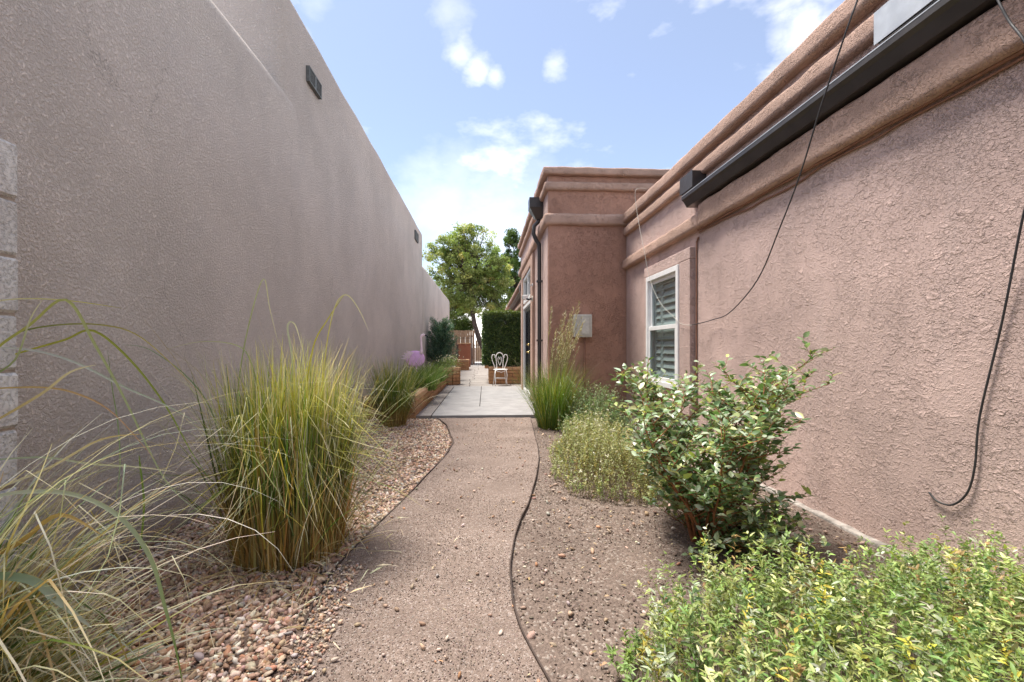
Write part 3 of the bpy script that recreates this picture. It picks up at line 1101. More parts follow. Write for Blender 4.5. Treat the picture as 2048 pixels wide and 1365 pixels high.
# ---- grey utility box on the taller wing
pb0, pb1 = on_y(1145, 630, Y0W), on_y(1181, 675, Y0W)
ub = empty('utility_box', ((pb0.x + pb1.x) / 2, Y0W - .006, pb1.z), label='pale grey utility box fixed to the shaded front of the stucco wing', cat='utility box')
bw, bh = (pb1.x - pb0.x) / 2, pb0.z - pb1.z
MB().box(-bw, bw, -.10, .02, 0, bh).build('case', 'boxpale', ub, False, .006, 2)
lid = MB().box(-bw + .02, bw - .02, -.112, -.1005, .02, bh - .02).build('lid', 'boxpaint', ub, False, .004, 2)
MB().box(-.02, bw - .05, -.118, -.1125, .05, bh - .05).build('panel', 'boxpale', lid, False, .003, 1)
MB().box(-bw + .03, -bw + .045, -.125, -.1125, bh * .45, bh * .6).build('latch', 'zinc', lid)
MB().tube([(.04, -.04, .0), (.04, -.04, -pb1.z + .02)], .013, 8).build('conduit', 'paintcable', ub, True)

# ---- security floodlight by the doors
pl = on_x(1075, 588, XW - .06)
sl = empty('security_light', (XW - .058, 8.62, pl.z), label='white security floodlight on a dark arm beside the black doors', cat='light')
MB().tube([(.0, 0, 0), (-.02, 0, 0)], .055, 16).build('base', 'boxpaint', sl)
MB().tube([(-.02, 0, 0), (-.07, .02, -.01), (-.11, .06, .0)], .018, 8).build('arm', 'black', sl, True)
hd = MB().box(-.19, -.09, .05, .20, -.005, .075).build('lamp_head', 'white', sl, False, .012, 2)
MB().box(-.1935, -.191, .06, .19, .005, .065).build('lens', 'glass', hd)
pk = on_x(1075, 558, XW - .06)
hk = empty('wall_bracket', (XW - .057, 8.62, pk.z), label='small grey wall bracket mounted above the security floodlight', cat='bracket')
MB().tube([(0, 0, 0), (-.015, 0, 0)], .03, 12).build('plate', 'zinc', hk)
MB().tube([(-.015, 0, 0), (-.06, .01, .0), (-.085, .02, .03), (-.07, .03, .055)], .008, 8).build('hook', 'zinc', hk, True)

# ---- loose cables
def cable(label, pts, r, mat='cable'):
    P = [Vector(p) for p in pts]
    out = []
    for i in range(len(P) - 1):
        p0, p1, p2, p3 = P[max(i - 1, 0)], P[i], P[i + 1], P[min(i + 2, len(P) - 1)]
        for k in range(6):
            t = k / 6
            out.append(.5 * ((2 * p1) + (p2 - p0) * t + (2 * p0 - 5 * p1 + 4 * p2 - p3) * t * t + (3 * p1 - p0 - 3 * p2 + p3) * t ** 3))
    out.append(P[-1])
    return tag(MB().tube(out, r, 6).build('cable', mat, None, True), label, 'cable')


A = [on_x(u, v, x) for u, v, x in ((1790, -215, 2.1), (1745, -90, 1.98), (1715, 0, 1.92), (1690, 70, 1.9), (1640, 220, 1.92), (1600, 350, 1.97), (1560, 455, 2.02), (1515, 560, 2.08), (1460, 625, 2.13), (1425, 640, 2.16), (1395, 648, 2.125),
                                   (1384, 650, 2.12))]
cable('loose black cable looping down from the parapet to the window surround', A, .0045)
A = [on_x(u, v, x) for u, v, x in ((1384, 651, 2.118), (1362, 648, 2.118), (1345, 632, 2.11), (1320, 605, 2.08), (1300, 560, 2.06), (1288, 500, 2.04), (1280, 460, 2.04), (1272, 410, 2.05), (1272, 380, 2.06))]
A.append(A[-1] + Vector((.15, .02, .03)))
cable('thin grey wire hanging across the window glass from the parapet corner', A, .0025, 'boxpaint')
A = [on_x(u, v, x) for u, v, x in ((1990, -12, 2.06), (2003, 15, 2.05), (2020, 45, 2.05), (2050, 85, 2.03), (2095, 180, 2.06), (2080, 330, 2.12), (2048, 425, 2.16), (2005, 640, 2.185), (1960, 830, 2.187), (1950, 930, 2.187), (1935, 985, 2.187), (1905, 1010, 2.186), (1875, 1003, 2.186), (1858, 985, 2.187))]
cable('black cable running down the pink stucco wall and curling up at its end', A, .0046)

# ---- path edging
for nm, fn, lab, zt in (('path_edging', left_of, 'thin dark metal edging between the gravel and the curving path', .019), ('path_edging', right_of, 'thin dark metal edging between the curving path and the planting bed', .026)):
    ys = np.arange(1.78 if fn is left_of else 1.05, 6.9, .05)
    xs = fn(ys)
    vs, fs = [], []
    for i, (x, y) in enumerate(zip(xs, ys)):
        wv = .012 * mnoise.noise(Vector((y * 1.3, zt * 90, 2))) + .004 * mnoise.noise(Vector((y * 6, zt * 50, 5)))
        z = zt + .008 * mnoise.noise(Vector((y * 2.2, 4, zt * 70)))
        vs += [(x + wv - .003, y, -.03), (x + wv + .003, y, -.03), (x + wv + .003, y, z), (x + wv - .003, y, z)]
    for i in range(len(ys) - 1):
        k = 4 * i
        fs += [(k + 1, k + 5, k + 6, k + 2), (k + 2, k + 6, k + 7, k + 3), (k + 3, k + 7, k + 4, k)]
    tag(MB().add(vs, fs).build(nm, 'edge'), lab, 'edging')

# ---- gate, low wall and fences at the end
lw = empty('terracotta_wall', (-1.1, 24.6, 0), label='low terracotta stucco wall with a pale cap beside the iron gate', cat='wall')
soft_box('panel', -.32, .32, -.1, .1, -.05, 1.27, .02, 'terracotta', lw, .3, .004, 2)
MB().box(-.36, .36, -.14, .14, 1.275, 1.33).build('cap', 'bricktop', lw, False, .01, 2)
MB().box(-.42, -.33, -.06, .06, -.05, 1.26).build('post', 'brownmetal', lw, False, .004, 1)


def iron_gate(label, x0, x1, y, ztop, n):
    o = empty('iron_gate', (x0, y, 0), label=label, cat='gate')
    W = x1 - x0
    for z in (.12, ztop - .12):
        MB().box(.0, W, -.012, .012, z, z + .03).build('rail', 'brownmetal', o)
    for i in range(n + 1):
        x = W * i / n
        e = .03 if i in (0, n) else .008
        MB().box(x - e, x + e, -e - .001, e + .001, .06 if e < .02 else 0, ztop + (.06 if e > .02 else 0)).build('post' if e > .02 else 'bar', 'brownmetal', o)
    return o


iron_gate('brown iron bar gate at the end of the paved walk', -.72, .28, 26.9, 1.30, 9)
iron_gate('taller brown iron screen behind the low terracotta wall', -1.7, -.80, 26.9, 1.75, 8)


def plank_fence(label, x0, x1, y, ztop):
    o = empty('plank_fence', (x0, y, 0), label=label, cat='fence')
    x = 0
    for z in (.4, ztop - .4):
        MB().box(0, x1 - x0, .022, .06, z, z + .09).build('rail', 'wood', o)
    while x < x1 - x0:
        hgt = ztop + random.uniform(-.015, .015)
        MB().box(x + .004, x + .141, 0, .02, .03, hgt).build('plank', 'wood', o)
        x += .145
    return o


plank_fence('weathered plank fence beside the adobe house behind the iron screen', -3.4, -.78, 28.2, 2.15)
plank_fence('long plank fence across the far driveway beyond the gate', -.75, 4.5, 36.0, 1.65)

#@@PLANTS
# ================================================================== STONES
def ico(sub):
    bm = bmesh.new()
    bmesh.ops.create_icosphere(bm, subdivisions=sub, radius=1)
    v = np.array([p.co[:] for p in bm.verts])
    f = np.array([[q.index for q in p.verts] for p in bm.faces])
    bm.free()
    return v, f


ICO = {1: ico(1), 2: ico(2)}


def stones(name, xy, size, sub, cols, probs, flat=(.35, .6), lift=.15, label=None, z0=0.0, tilt=.5, rng=RNG):
    n = len(xy)
    bv, bf = ICO[sub]
    k = len(bv)
    sc_ = np.stack([size * rng.uniform(.85, 1.45, n), size * rng.uniform(.5, .9, n), size * rng.uniform(*flat, n)], 1) * .5
    V = bv[None] * (1 + rng.normal(0, .13, (n, k, 1)))
    V = V * sc_[:, None]
    ang = rng.uniform(0, 2 * math.pi, n)
    tx, ty = rng.normal(0, tilt, n), rng.normal(0, tilt, n)
    cx, sx = np.cos(tx)[:, None], np.sin(tx)[:, None]
    y, z = V[..., 1] * cx - V[..., 2] * sx, V[..., 1] * sx + V[..., 2] * cx
    cy, sy = np.cos(ty)[:, None], np.sin(ty)[:, None]
    x, z = V[..., 0] * cy + z * sy, -V[..., 0] * sy + z * cy
    ca, sa = np.cos(ang)[:, None], np.sin(ang)[:, None]
    W_ = np.stack([x * ca - y * sa + xy[:, 0:1], x * sa + y * ca + xy[:, 1:2], z + z0 + (sc_[:, 2] * lift * 2 + rng.uniform(0, .35, n) * size * lift)[:, None]], 2)
    T = np.repeat(pick(cols, probs, n, .16, rng), k, 0)
    o = np_mesh(name, W_.reshape(-1, 3), [(np.arange(n)[:, None, None] * k + bf[None]).reshape(-1, 3)], 'stone', None, T, True)
    return tag(o, label, None, None, 'stuff')


def scatter(n, xa, xb, ya, yb, power=1.0, rng=RNG):
    y = ya + (yb - ya) * rng.uniform(0, 1, n) ** power
    t = rng.uniform(0, 1, n)
    return np.stack([xa(y) * (1 - t) + xb(y) * t, y], 1)


STC = [(.50, .34, .24), (.59, .44, .33), (.37, .245, .175), (.66, .53, .43), (.41, .36, .32), (.76, .68, .58), (.49, .27, .16)]
STP = [.27, .24, .16, .14, .07, .05, .07]
wallx = lambda y: np.full(len(y), XL + .01)
lft = lambda y: left_of(y) - .02
p = scatter(13500, wallx, lft, .8, 3.4)
stones('gravel', p, RNG.uniform(.013, .033, len(p)), 1, STC, STP, label='tan and brown landscape gravel round the big grass clump')
p = scatter(11000, wallx, lft, 3.35, 7.0)
stones('gravel', p, RNG.uniform(.018, .036, len(p)), 1, STC, STP, label='tan landscape gravel round the small grass clump by the brick bed')
p = scatter(3000, wallx, lft, .9, 3.0)
stones('gravel', p, RNG.uniform(.016, .036, len(p)), 2, STC, STP, lift=.5, label='larger loose pebbles on top of the landscape gravel')
# fine crushed granite on the path, with some stray pebbles
GRC = [(.318, .244, .202), (.262, .195, .158), (.40, .323, .276), (.205, .145, .113), (.53, .46, .405)]
GRP = [.36, .28, .18, .12, .06]
p = scatter(26000, left_of, right_of, .9, 7.0, 1.5)
stones('path_grit', p, RNG.uniform(.003, .0075, len(p)), 1, GRC, GRP, (.45, .8), .2, 'fine crushed granite grit on the path', .013)
p = scatter(240, left_of, right_of, 1.0, 6.8, 1.2)
stones('path_pebbles', p, RNG.uniform(.012, .026, len(p)), 1, STC, STP, (.4, .7), .4, 'stray pebbles lying on the path', .013)
p = scatter(900, lambda y: left_of(y) - .01, lambda y: left_of(y) + .12, 1.0, 2.3)
stones('path_pebbles', p, RNG.uniform(.008, .02, len(p)), 1, STC, STP, (.4, .7), .4, 'pebbles spilling over the edging onto the path', .013)
# bark chips, grit and dead leaves in the planting bed
CHC = [(.18, .13, .10), (.26, .19, .15), (.34, .265, .21), (.13, .09, .066), (.48, .41, .34)]
CHP = [.30, .30, .2, .13, .07]
rgt = lambda y: right_of(y) + .015
p = scatter(16000, rgt, lambda y: np.full(len(y), 2.13), .9, 6.6, 1.25)
stones('mulch', p, RNG.uniform(.005, .016, len(p)), 1, CHC, CHP, (.12, .34), .5, 'brown bark chips and grit in the planting bed', .002, .45)
p = scatter(500, rgt, lambda y: np.full(len(y), 2.13), 1.0, 6.0)
stones('bed_pebbles', p, RNG.uniform(.015, .04, len(p)), 1, STC, STP, (.35, .6), .4, 'scattered pebbles in the planting bed', .0)


# dry leaves and straw lying about
def litter(name, label, p, L, W, cols, z0=.016):
    n = len(p)
    a = RNG.uniform(0, 2 * math.pi, n)
    D = np.stack([np.cos(a), np.sin(a), RNG.normal(0, .12, n)], 1)
    v, f, k = leaf_mesh(np.concatenate([p, np.full((n, 1), z0) + RNG.uniform(0, .012, (n, 1))], 1), D, norm(np.array([[0, 0, 1.0]]) + RNG.normal(0, .3, (n, 3))), RNG.uniform(*L, n), RNG.uniform(*W, n), .2, .2)
    return tag(np_mesh(name, v, [f], 'stone', None, np.repeat(pick(cols, [1 / len(cols)] * len(cols), n, .2), k, 0), True), label, None, None, 'stuff')


q = scatter(420, rgt, lambda y: np.full(len(y), 2.1), 1.0, 6.2)
litter('leaf_litter', 'dry fallen leaves scattered over the planting bed', q, (.012, .034), (.006, .014), [(.36, .24, .13), (.46, .34, .2), (.26, .16, .09), (.55, .46, .3)], .008)
q = scatter(70, left_of, right_of, 1.1, 6.5)
litter('leaf_litter', 'few dry leaf scraps lying on the path', q, (.008, .022), (.003, .008), [(.36, .24, .13), (.50, .40, .26)], .018)
q = np.stack([RNG.normal(-1.05, .26, 260), RNG.normal(2.35, .34, 260)], 1)
litter('straw_litter', 'broken straw lying on the gravel round the big grass clump', q, (.05, .20), (.002, .005), [(.62, .50, .28), (.70, .62, .42), (.48, .36, .18)], .03)


# ================================================================== GRASSES
GREEN, DGREEN, YEL, STRAW, PALE, BLUE, OCHRE = (.15, .24, .045), (.07, .14, .03), (.46, .43, .06), (.54, .40, .16), (.74, .69, .50), (.34, .42, .29), (.40, .25, .07)


def grad(t, base, mid, tip, tb=.45):
    t = t[:, None]
    k1 = smoothstep(.05, tb, t)
    k2 = smoothstep(.6, 1.0, t)
    return base * (1 - k1) + mid * k1 * (1 - k2) + tip * k2 * k1


def clump(par, n, rad, Lr, Wr, th0, bend, tb, bases, mids, tips, kinkp=.12, phi_bias=None, segs=7, name='blades', mp=None, top_shape=None, kinkrange=(1.0, 2.2), jit=.15):
    a = RNG.uniform(0, 2 * math.pi, n)
    r = rad * np.sqrt(RNG.uniform(0, 1, n))
    B = np.stack([r * np.cos(a), r * np.sin(a), np.full(n, -.01)], 1)
    phi = a + RNG.normal(0, .7, n) if phi_bias is None else RNG.normal(phi_bias[0], phi_bias[1], n)
    L = RNG.uniform(*Lr, n)
    W = RNG.uniform(*Wr, n)
    t0 = np.abs(RNG.normal(th0[0], th0[1], n)) * (.35 + .9 * r / rad)
    bd = np.abs(RNG.normal(bend[0], bend[1], n))
    kk = np.where(RNG.uniform(size=n) < kinkp, RNG.uniform(*kinkrange, n), 0.0)
    V, Fq, t, k = blade_mesh(B, phi, L, W, t0, bd, 1.6, kk, RNG.uniform(.5, .85, n), segs)
    b, m, e = (np.repeat(pick(*x, n, jit), k, 0) for x in (bases, mids, tips))
    T = grad(t, b, m, e, tb)
    o = np_mesh(name, V, [Fq], 'blade', par, T, True)
    return tag(o, kind='stuff')


def long_blade(par, P, W, c0, c1, name='blade'):
    """one single long blade through given points (in the parent's coordinates)"""
    P = [Vector(q) for q in P]
    out = []
    for i in range(len(P) - 1):
        p0, p1, p2, p3 = P[max(i - 1, 0)], P[i], P[i + 1], P[min(i + 2, len(P) - 1)]
        for k in range(5):
            t = k / 5
            out.append(.5 * ((2 * p1) + (p2 - p0) * t + (2 * p0 - 5 * p1 + 4 * p2 - p3) * t * t + (3 * p1 - p0 - 3 * p2 + p3) * t ** 3))
    out.append(P[-1])
    n = len(out)
    vs, T = [], []
    for i, q in enumerate(out):
        t = i / (n - 1)
        d = (out[min(i + 1, n - 1)] - out[max(i - 1, 0)]).normalized()
        s = d.cross(Vector((.3, -1, .25)))
        s.normalize()
        up = s.cross(d)
        wd = W * .5 * min(1, .45 + t * 3) * (1 - .9 * max(0, (t - .45) / .55) ** 1.6)
        vs += [q + s * wd, q - up * wd * .35, q - s * wd]
        T += [np.array(c0) * (1 - t) + np.array(c1) * t] * 3
    k = (np.arange(n - 1) * 3)[:, None]
    fs = np.concatenate([k + np.array([[0, 1, 4, 3]]), k + np.array([[1, 2, 5, 4]])])
    return np_mesh(name, np.array([v[:] for v in vs]), [fs], 'blade', par, np.array(T), True)


# ---- big feather-grass clump beside the path
gc = on_z(565, 1120, 0)
big = empty('ornamental_grass', (gc.x, gc.y + .1, 0), label='large upright clump of green and straw grass in the gravel beside the path', cat='grass')
one = lambda *c: (list(c), [1 / len(c)] * len(c))
MIXB = ([GREEN, (.11, .20, .03), DGREEN, YEL, STRAW], [.30, .2, .22, .12, .16])
clump(big, 1150, .265, (.62, 1.06), (.007, .013), (.06, .05), (.06, .07), .62, one(STRAW, OCHRE, (.40, .27, .09)), MIXB, one(YEL, PALE, GREEN), .10, jit=.3)
clump(big, 800, .26, (.75, 1.16), (.004, .008), (.07, .06), (.18, .16), .55, one(STRAW, OCHRE), MIXB, one(PALE, YEL), .22, None, 8, jit=.3)
clump(big, 760, .265, (.25, .68), (.006, .012), (.09, .07), (.06, .08), .95, one(STRAW, OCHRE, (.45, .29, .08)), one(STRAW, OCHRE, (.60, .45, .19)), one(STRAW, PALE), .08, jit=.28)
clump(big, 340, .25, (.85, 1.18), (.003, .006), (.08, .06), (.45, .3), .55, one(STRAW), one(YEL, PALE, (.48, .46, .14)), one(PALE, YEL, (.70, .64, .44)), .6, None, 10, jit=.2)
clump(big, 620, .17, (.95, 1.2), (.004, .009), (.06, .05), (.35, .25), .5, one(YEL), one((.54, .51, .07), YEL, (.40, .44, .06)), one((.62, .58, .18), PALE), .45, (-.2, .9), 10, jit=.22)
clump(big, 170, .26, (.45, 1.0), (.004, .009), (.32, .14), (.5, .4), .5, one(STRAW, OCHRE), MIXB, one(PALE, STRAW), .4, None, 9, jit=.3)
clump(big, 36, .22, (1.0, 1.35), (.004, .007), (.2, .12), (.8, .4), .4, one(STRAW, GREEN), one(GREEN, BLUE, PALE), one(PALE, STRAW), .5, None, 12)
clump(big, 260, .29, (.2, .5), (.003, .006), (.9, .3), (.7, .3), .9, one(PALE, STRAW), one(PALE, STRAW), one(PALE), .3)
o_ = Vector(big.location)
for pts, W, c0, c1 in (
        ([(470, 900), (478, 760), (500, 640), (527, 558), (540, 620), (560, 700)], .006, GREEN, PALE),
        ([(640, 900), (650, 720), (668, 620), (692, 590), (718, 620), (737, 662)], .006, YEL, PALE),
        ([(600, 860), (625, 700), (655, 640), (690, 588)], .007, YEL, YEL),
        ([(520, 800), (500, 720), (470, 690), (400, 684), (330, 700)], .006, GREEN, PALE),
        ([(560, 850), (585, 740), (575, 655), (590, 650), (605, 700)], .009, BLUE, PALE),
        ([(470, 1000), (430, 840), (380, 760), (300, 700), (245, 690)], .006, GREEN, BLUE)):
    P3 = [on_y(u, v, o_.y - .16 + .02 * i) - o_ for i, (u, v) in enumerate(pts)]
    long_blade(big, P3, W, c0, c1)

# ---- smaller clump further along the gravel
gs = on_z(785, 853, 0)
sm = empty('ornamental_grass', (gs.x, gs.y + .05, 0), label='small green grass clump with straw base in front of the brick garden bed', cat='grass')
clump(sm, 900, .17, (.50, 1.06), (.006, .011), (.17, .10), (.28, .2), .6, one(STRAW, OCHRE, (.3, .19, .07)), (([GREEN, DGREEN, YEL]), [.55, .3, .15]), one(GREEN, YEL, PALE), .12)
clump(sm, 260, .15, (.2, .5), (.004, .008), (.22, .1), (.1, .1), .9, one(STRAW, OCHRE), one(STRAW, OCHRE), one(STRAW), .1)
clump(sm, 26, .15, (.9, 1.25), (.003, .005), (.4, .2), (1.2, .4), .4, one(STRAW), one(GREEN, PALE), one(PALE), .2, None, 10)

# ---- untidy grass hanging in from beside the block wall
ng = empty('ornamental_grass', (-1.47, 1.26, 0), label='untidy pale grass arching out in front of the concrete block wall', cat='grass')
WHT = (.80, .78, .66)
NGM = ([GREEN, PALE, STRAW, BLUE, DGREEN, YEL, WHT], [.18, .24, .18, .16, .05, .07, .12])
clump(ng, 420, .15, (.55, 1.0), (.006, .012), (.28, .18), (.95, .35), .4, one(STRAW, GREEN, BLUE), NGM, one(PALE, STRAW, WHT), .35, (.25, .7), 9, jit=.2)
clump(ng, 520, .17, (.35, .68), (.006, .012), (.75, .3), (.5, .3), .5, one(STRAW, PALE), NGM, one(PALE, WHT), .3, (.15, .7), 8, jit=.2)
clump(ng, 420, .18, (.25, .55), (.005, .010), (.8, .4), (.7, .5), .8, one(STRAW, OCHRE), one(STRAW, PALE, GREEN), one(PALE, WHT), .3, (-.1, .9), 6, jit=.25)
clump(ng, 42, .14, (.95, 1.6), (.004, .008), (.13, .08), (1.8, .4), .3, one(GREEN, PALE, BLUE), one(PALE, BLUE, WHT), one(PALE, WHT, STRAW), .25, (.35, .4), 14, jit=.2)
o_ = Vector(ng.location)
for pts, W, dy, c0, c1 in (
        ([(-120, 860), (-30, 720), (60, 650), (132, 600), (190, 690), (250, 800), (330, 960), (400, 1025)], .009, .30, YEL, BLUE),
        ([(-80, 1010), (40, 985), (150, 990), (240, 1035), (300, 1115), (330, 1215), (352, 1300), (366, 1372)], .011, .02, (.55, .57, .48), (.15, .26, .04)),
        ([(-60, 610), (40, 598), (140, 602), (245, 617)], .005, .35, PALE, YEL),
        ([(-50, 700), (40, 664), (120, 650), (200, 650), (270, 668), (340, 725), (420, 810)], .006, .5, GREEN, STRAW),
        ([(-40, 695), (60, 700), (150, 725), (250, 775), (330, 810), (400, 850)], .007, .35, (.6, .6, .6), BLUE),
        ([(-60, 735), (60, 700), (130, 680), (187, 662), (260, 720), (330, 810), (380, 900), (420, 960)], .008, .45, YEL, GREEN),
        ([(-60, 780), (80, 775), (160, 790), (230, 830), (310, 920)], .006, .25, STRAW, (.46, .27, .18)),
        ([(-60, 925), (80, 915), (180, 928), (280, 935), (353, 945)], .006, .25, BLUE, PALE),
        ([(-40, 1150), (60, 1160), (120, 1205), (184, 1256)], .020, -.05, (.2, .3, .17), (.45, .48, .42)),
        ([(-40, 860), (80, 790), (140, 745), (193, 730)], .008, .15, STRAW, PALE),
        ([(-40, 990), (100, 935), (200, 880), (288, 868)], .007, .15, PALE, STRAW),
        ([(-30, 1120), (40, 1085), (120, 1030), (206, 1072)], .012, .0, OCHRE, STRAW),
        ([(-30, 760), (30, 720), (60, 640), (85, 600)], .006, .25, GREEN, PALE),
        ([(232, 1000), (240, 930), (236, 850), (225, 780), (215, 700)], .004, .4, BLUE, GREEN),
        ([(280, 1100), (288, 1010), (280, 930), (278, 910)], .006, .3, GREEN, GREEN)):
    P3 = [on_y(u, v, o_.y + dy) - o_ for u, v in pts]
    long_blade(ng, P3, W, c0, c1)

# ---- tall flowering grass at the corner of the wing
gt = on_z(1108, 858, 0)
tg = empty('ornamental_grass', (gt.x, gt.y + .1, 0), label='tall bright green grass with feathery seed heads at the stucco corner', cat='grass')
clump(tg, 1000, .20, (.5, 1.0), (.004, .008), (.2, .1), (.35, .25), .35, one(DGREEN, YEL, GREEN), (([GREEN, (.17, .30, .04), YEL, DGREEN]), [.35, .3, .2, .15]), one(GREEN, YEL, (.3, .38, .1)), .08)
clump(tg, 260, .2, (.6, 1.15), (.003, .006), (.25, .1), (.6, .3), .35, one(GREEN), one(GREEN, (.2, .3, .08), BLUE), one(PALE, GREEN), .1, None, 9)
N = 46
a = RNG.uniform(0, 2 * math.pi, N)
for i in range(N):
    L = random.uniform(1.0, 1.72)
    ph = random.gauss(.1, .55)
    th, bd = abs(random.gauss(.06, .05)), abs(random.gauss(.28, .12))
    P, q = [Vector((math.cos(a[i]) * .12, math.sin(a[i]) * .12, 0))], 0
    for k in range(9):
        t = th + bd * ((k + .5) / 9) ** 2
        P.append(P[-1] + Vector((math.sin(t) * math.cos(ph), math.sin(t) * math.sin(ph), math.cos(t))) * L / 9)
    st = MB().tube(P, [.0022] * 8 + [.0014, .001], 4)
    s_ = st.build('stalk', 'blade', tg)
    at = s_.data.attributes.new('tint', 'FLOAT_COLOR', 'POINT')
    for e in at.data:
        e.color = (.26, .27, .10, 1)
    n = 42
    tt = RNG.uniform(.0, 1, n)
    A0, A1 = np.array(P[-3]), np.array(P[-1])
    PP = A0 + (A1 - A0) * tt[:, None] * 1.15
    D = norm((A1 - A0)[None] + RNG.normal(0, .09, (n, 3)) * 1.2)
    v, f, k = dia_mesh(PP, D, rand_dirs(n), RNG.uniform(.03, .06, n), .006)
    h = np_mesh('seed_head', v, [f], 'blade', s_, np.repeat(pick([PALE, (.42, .33, .18), (.48, .42, .2)], [.4, .3, .3], n), k, 0))


# ================================================================== LEAFY PLANTS
def inside(poly, p):
    r = np.zeros(len(p), bool)
    j = len(poly) - 1
    for i in range(len(poly)):
        xi, yi = poly[i]; xj, yj = poly[j]
        c = ((yi > p[:, 1]) != (yj > p[:, 1])) & (p[:, 0] < (xj - xi) * (p[:, 1] - yi) / (yj - yi + 1e-12) + xi)
        r ^= c
        j = i
    return r


def edge_dist(poly, p):
    d = np.full(len(p), 9.0)
    for i in range(len(poly)):
        a = np.array(poly[i]); b = np.array(poly[(i + 1) % len(poly)])
        t = np.clip(((p - a) @ (b - a)) / ((b - a) @ (b - a)), 0, 1)
        d = np.minimum(d, np.linalg.norm(p - (a + t[:, None] * (b - a)), axis=1))
    return d


def ground_cover(name, label, poly, hgt, nst, per, L, W, cols, probs, stemc, edge=.22, fine=False, spread=.5, group=None, flowers=0):
    c = np.array(poly).mean(0)
    o = empty(name, (c[0], c[1], 0), label=label, cat='plant', group=group)
    lo, hi = np.array(poly).min(0), np.array(poly).max(0)
    p = RNG.uniform(lo, hi, (nst * 6, 2))
    p = p[inside(poly, p)][:nst]
    n = len(p)
    e = edge_dist(poly, p)
    top = hgt * (.25 + .75 * smoothstep(0, edge, e)) * (1 + .30 * wave(p[:, 0], p[:, 1], 4.2, 7) + .28 * wave(p[:, 0], p[:, 1], 9, 2)) * RNG.uniform(.72, 1.12, n)
    lean = RNG.normal(0, spread, (n, 2)) * .5
    B = np.stack([p[:, 0] - c[0] - lean[:, 0] * top * .6, p[:, 1] - c[1] - lean[:, 1] * top * .6, np.full(n, -.01)], 1)
    Tp = np.stack([p[:, 0] - c[0] + lean[:, 0] * top * .5, p[:, 1] - c[1] + lean[:, 1] * top * .5, top], 1)
    # stems
    Wd = np.array([.0016, 0, 0])
    Wb = np.array([0, .0016, 0])
    V = np.stack([B - Wd, B + Wd, Tp, B - Wb, B + Wb, Tp], 1).reshape(-1, 3)
    k = (np.arange(n) * 6)[:, None]
    tag(np_mesh('stems', V, [np.concatenate([k + np.array([[0, 1, 2]]), k + np.array([[3, 4, 5]])])], 'blade', o, np.tile(np.array([stemc]), (len(V), 1))), kind='stuff')
    # leaves in whorls along the upper stem
    m = n * per
    i = np.repeat(np.arange(n), per)
    t = 1 - RNG.uniform(0, 1, m) ** 1.35 * .72
    P = B[i] + (Tp - B)[i] * t[:, None]
    ax = norm((Tp - B)[i])
    rd = rand_dirs(m)
    side = norm(rd - ax * (rd * ax).sum(1, keepdims=True))
    D = norm(side * 1.0 + ax * RNG.uniform(.1, 1.1, m)[:, None])
    Nn = norm(np.array([[0, 0, 1.0]]) + RNG.normal(0, .45, (m, 3)))
    Ls = RNG.uniform(*L, m) * (.65 + .45 * (1 - (t - .28) / .72) ** .5)
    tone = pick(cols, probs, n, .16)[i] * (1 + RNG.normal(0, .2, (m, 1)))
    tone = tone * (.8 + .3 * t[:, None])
    if fine:
        v, f, kk = dia_mesh(P, D, Nn, Ls, RNG.uniform(*W, m))
    else:
        v, f, kk = leaf_mesh(P, D, Nn, Ls, RNG.uniform(*W, m), .22, .18)
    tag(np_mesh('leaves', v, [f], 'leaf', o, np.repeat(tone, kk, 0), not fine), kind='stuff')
    if flowers:
        q = RNG.choice(n, flowers)
        rd2 = rand_dirs(flowers * 4)
        v, f, kk = dia_mesh(np.repeat(Tp[q] + np.array([[0, 0, .01]]), 4, 0), rd2, rand_dirs(flowers * 4), .016, .012)
        tag(np_mesh('flowers', v, [f], 'leaf', o, np.tile(np.array([[.72, .70, .55]]), (len(v), 1))), kind='stuff')
    return o


LG = [(.30, .39, .12), (.42, .47, .17), (.22, .32, .10), (.56, .57, .28), (.13, .22, .065), (.56, .49, .09), (.50, .55, .40), (.36, .24, .10)]
LP = [.28, .15, .22, .08, .13, .025, .085, .03]
ground_cover('ground_cover_plant', 'broad mound of pale green leafy ground cover against the pink stucco wall', [(.36, .70), (.38, 1.15), (.42, 1.48), (.66, 1.70), (.98, 1.84), (1.25, 1.83), (1.55, 1.80), (1.9, 1.98), (2.14, 1.92), (2.14, .70)],
             .36, 1450, 27, (.012, .042), (.004, .011), LG, LP, (.20, .22, .08), .16)
LG2 = [(.40, .42, .19), (.31, .35, .14), (.47, .47, .26), (.22, .27, .10), (.42, .36, .10)]
ground_cover('ground_cover_plant', 'low yellowish-green fine-leaved mound spilling towards the path edging', [(.56, 3.75), (.62, 3.36), (.88, 3.08), (1.18, 3.05), (1.45, 3.5), (1.5, 4.4), (1.35, 5.0), (.95, 5.15), (.68, 4.7)],
             .42, 1500, 22, (.012, .024), (.005, .009), LG2, [.3, .25, .2, .15, .1], (.26, .20, .09), .3, True, .7, None, 260)
LG3 = [(.24, .33, .16), (.17, .27, .10), (.34, .42, .24), (.12, .20, .07)]
ground_cover('ground_cover_plant', 'loose grey-green sprawling plant at the foot of the utility box wall', [(1.0, 5.2), (1.5, 5.0), (1.85, 5.4), (1.9, 6.2), (1.5, 6.6), (1.1, 6.4), (.95, 5.7)],
             .60, 520, 26, (.018, .034), (.006, .010), LG3, [.35, .3, .15, .2], (.18, .19, .09), .3, True, .8, None, 60)

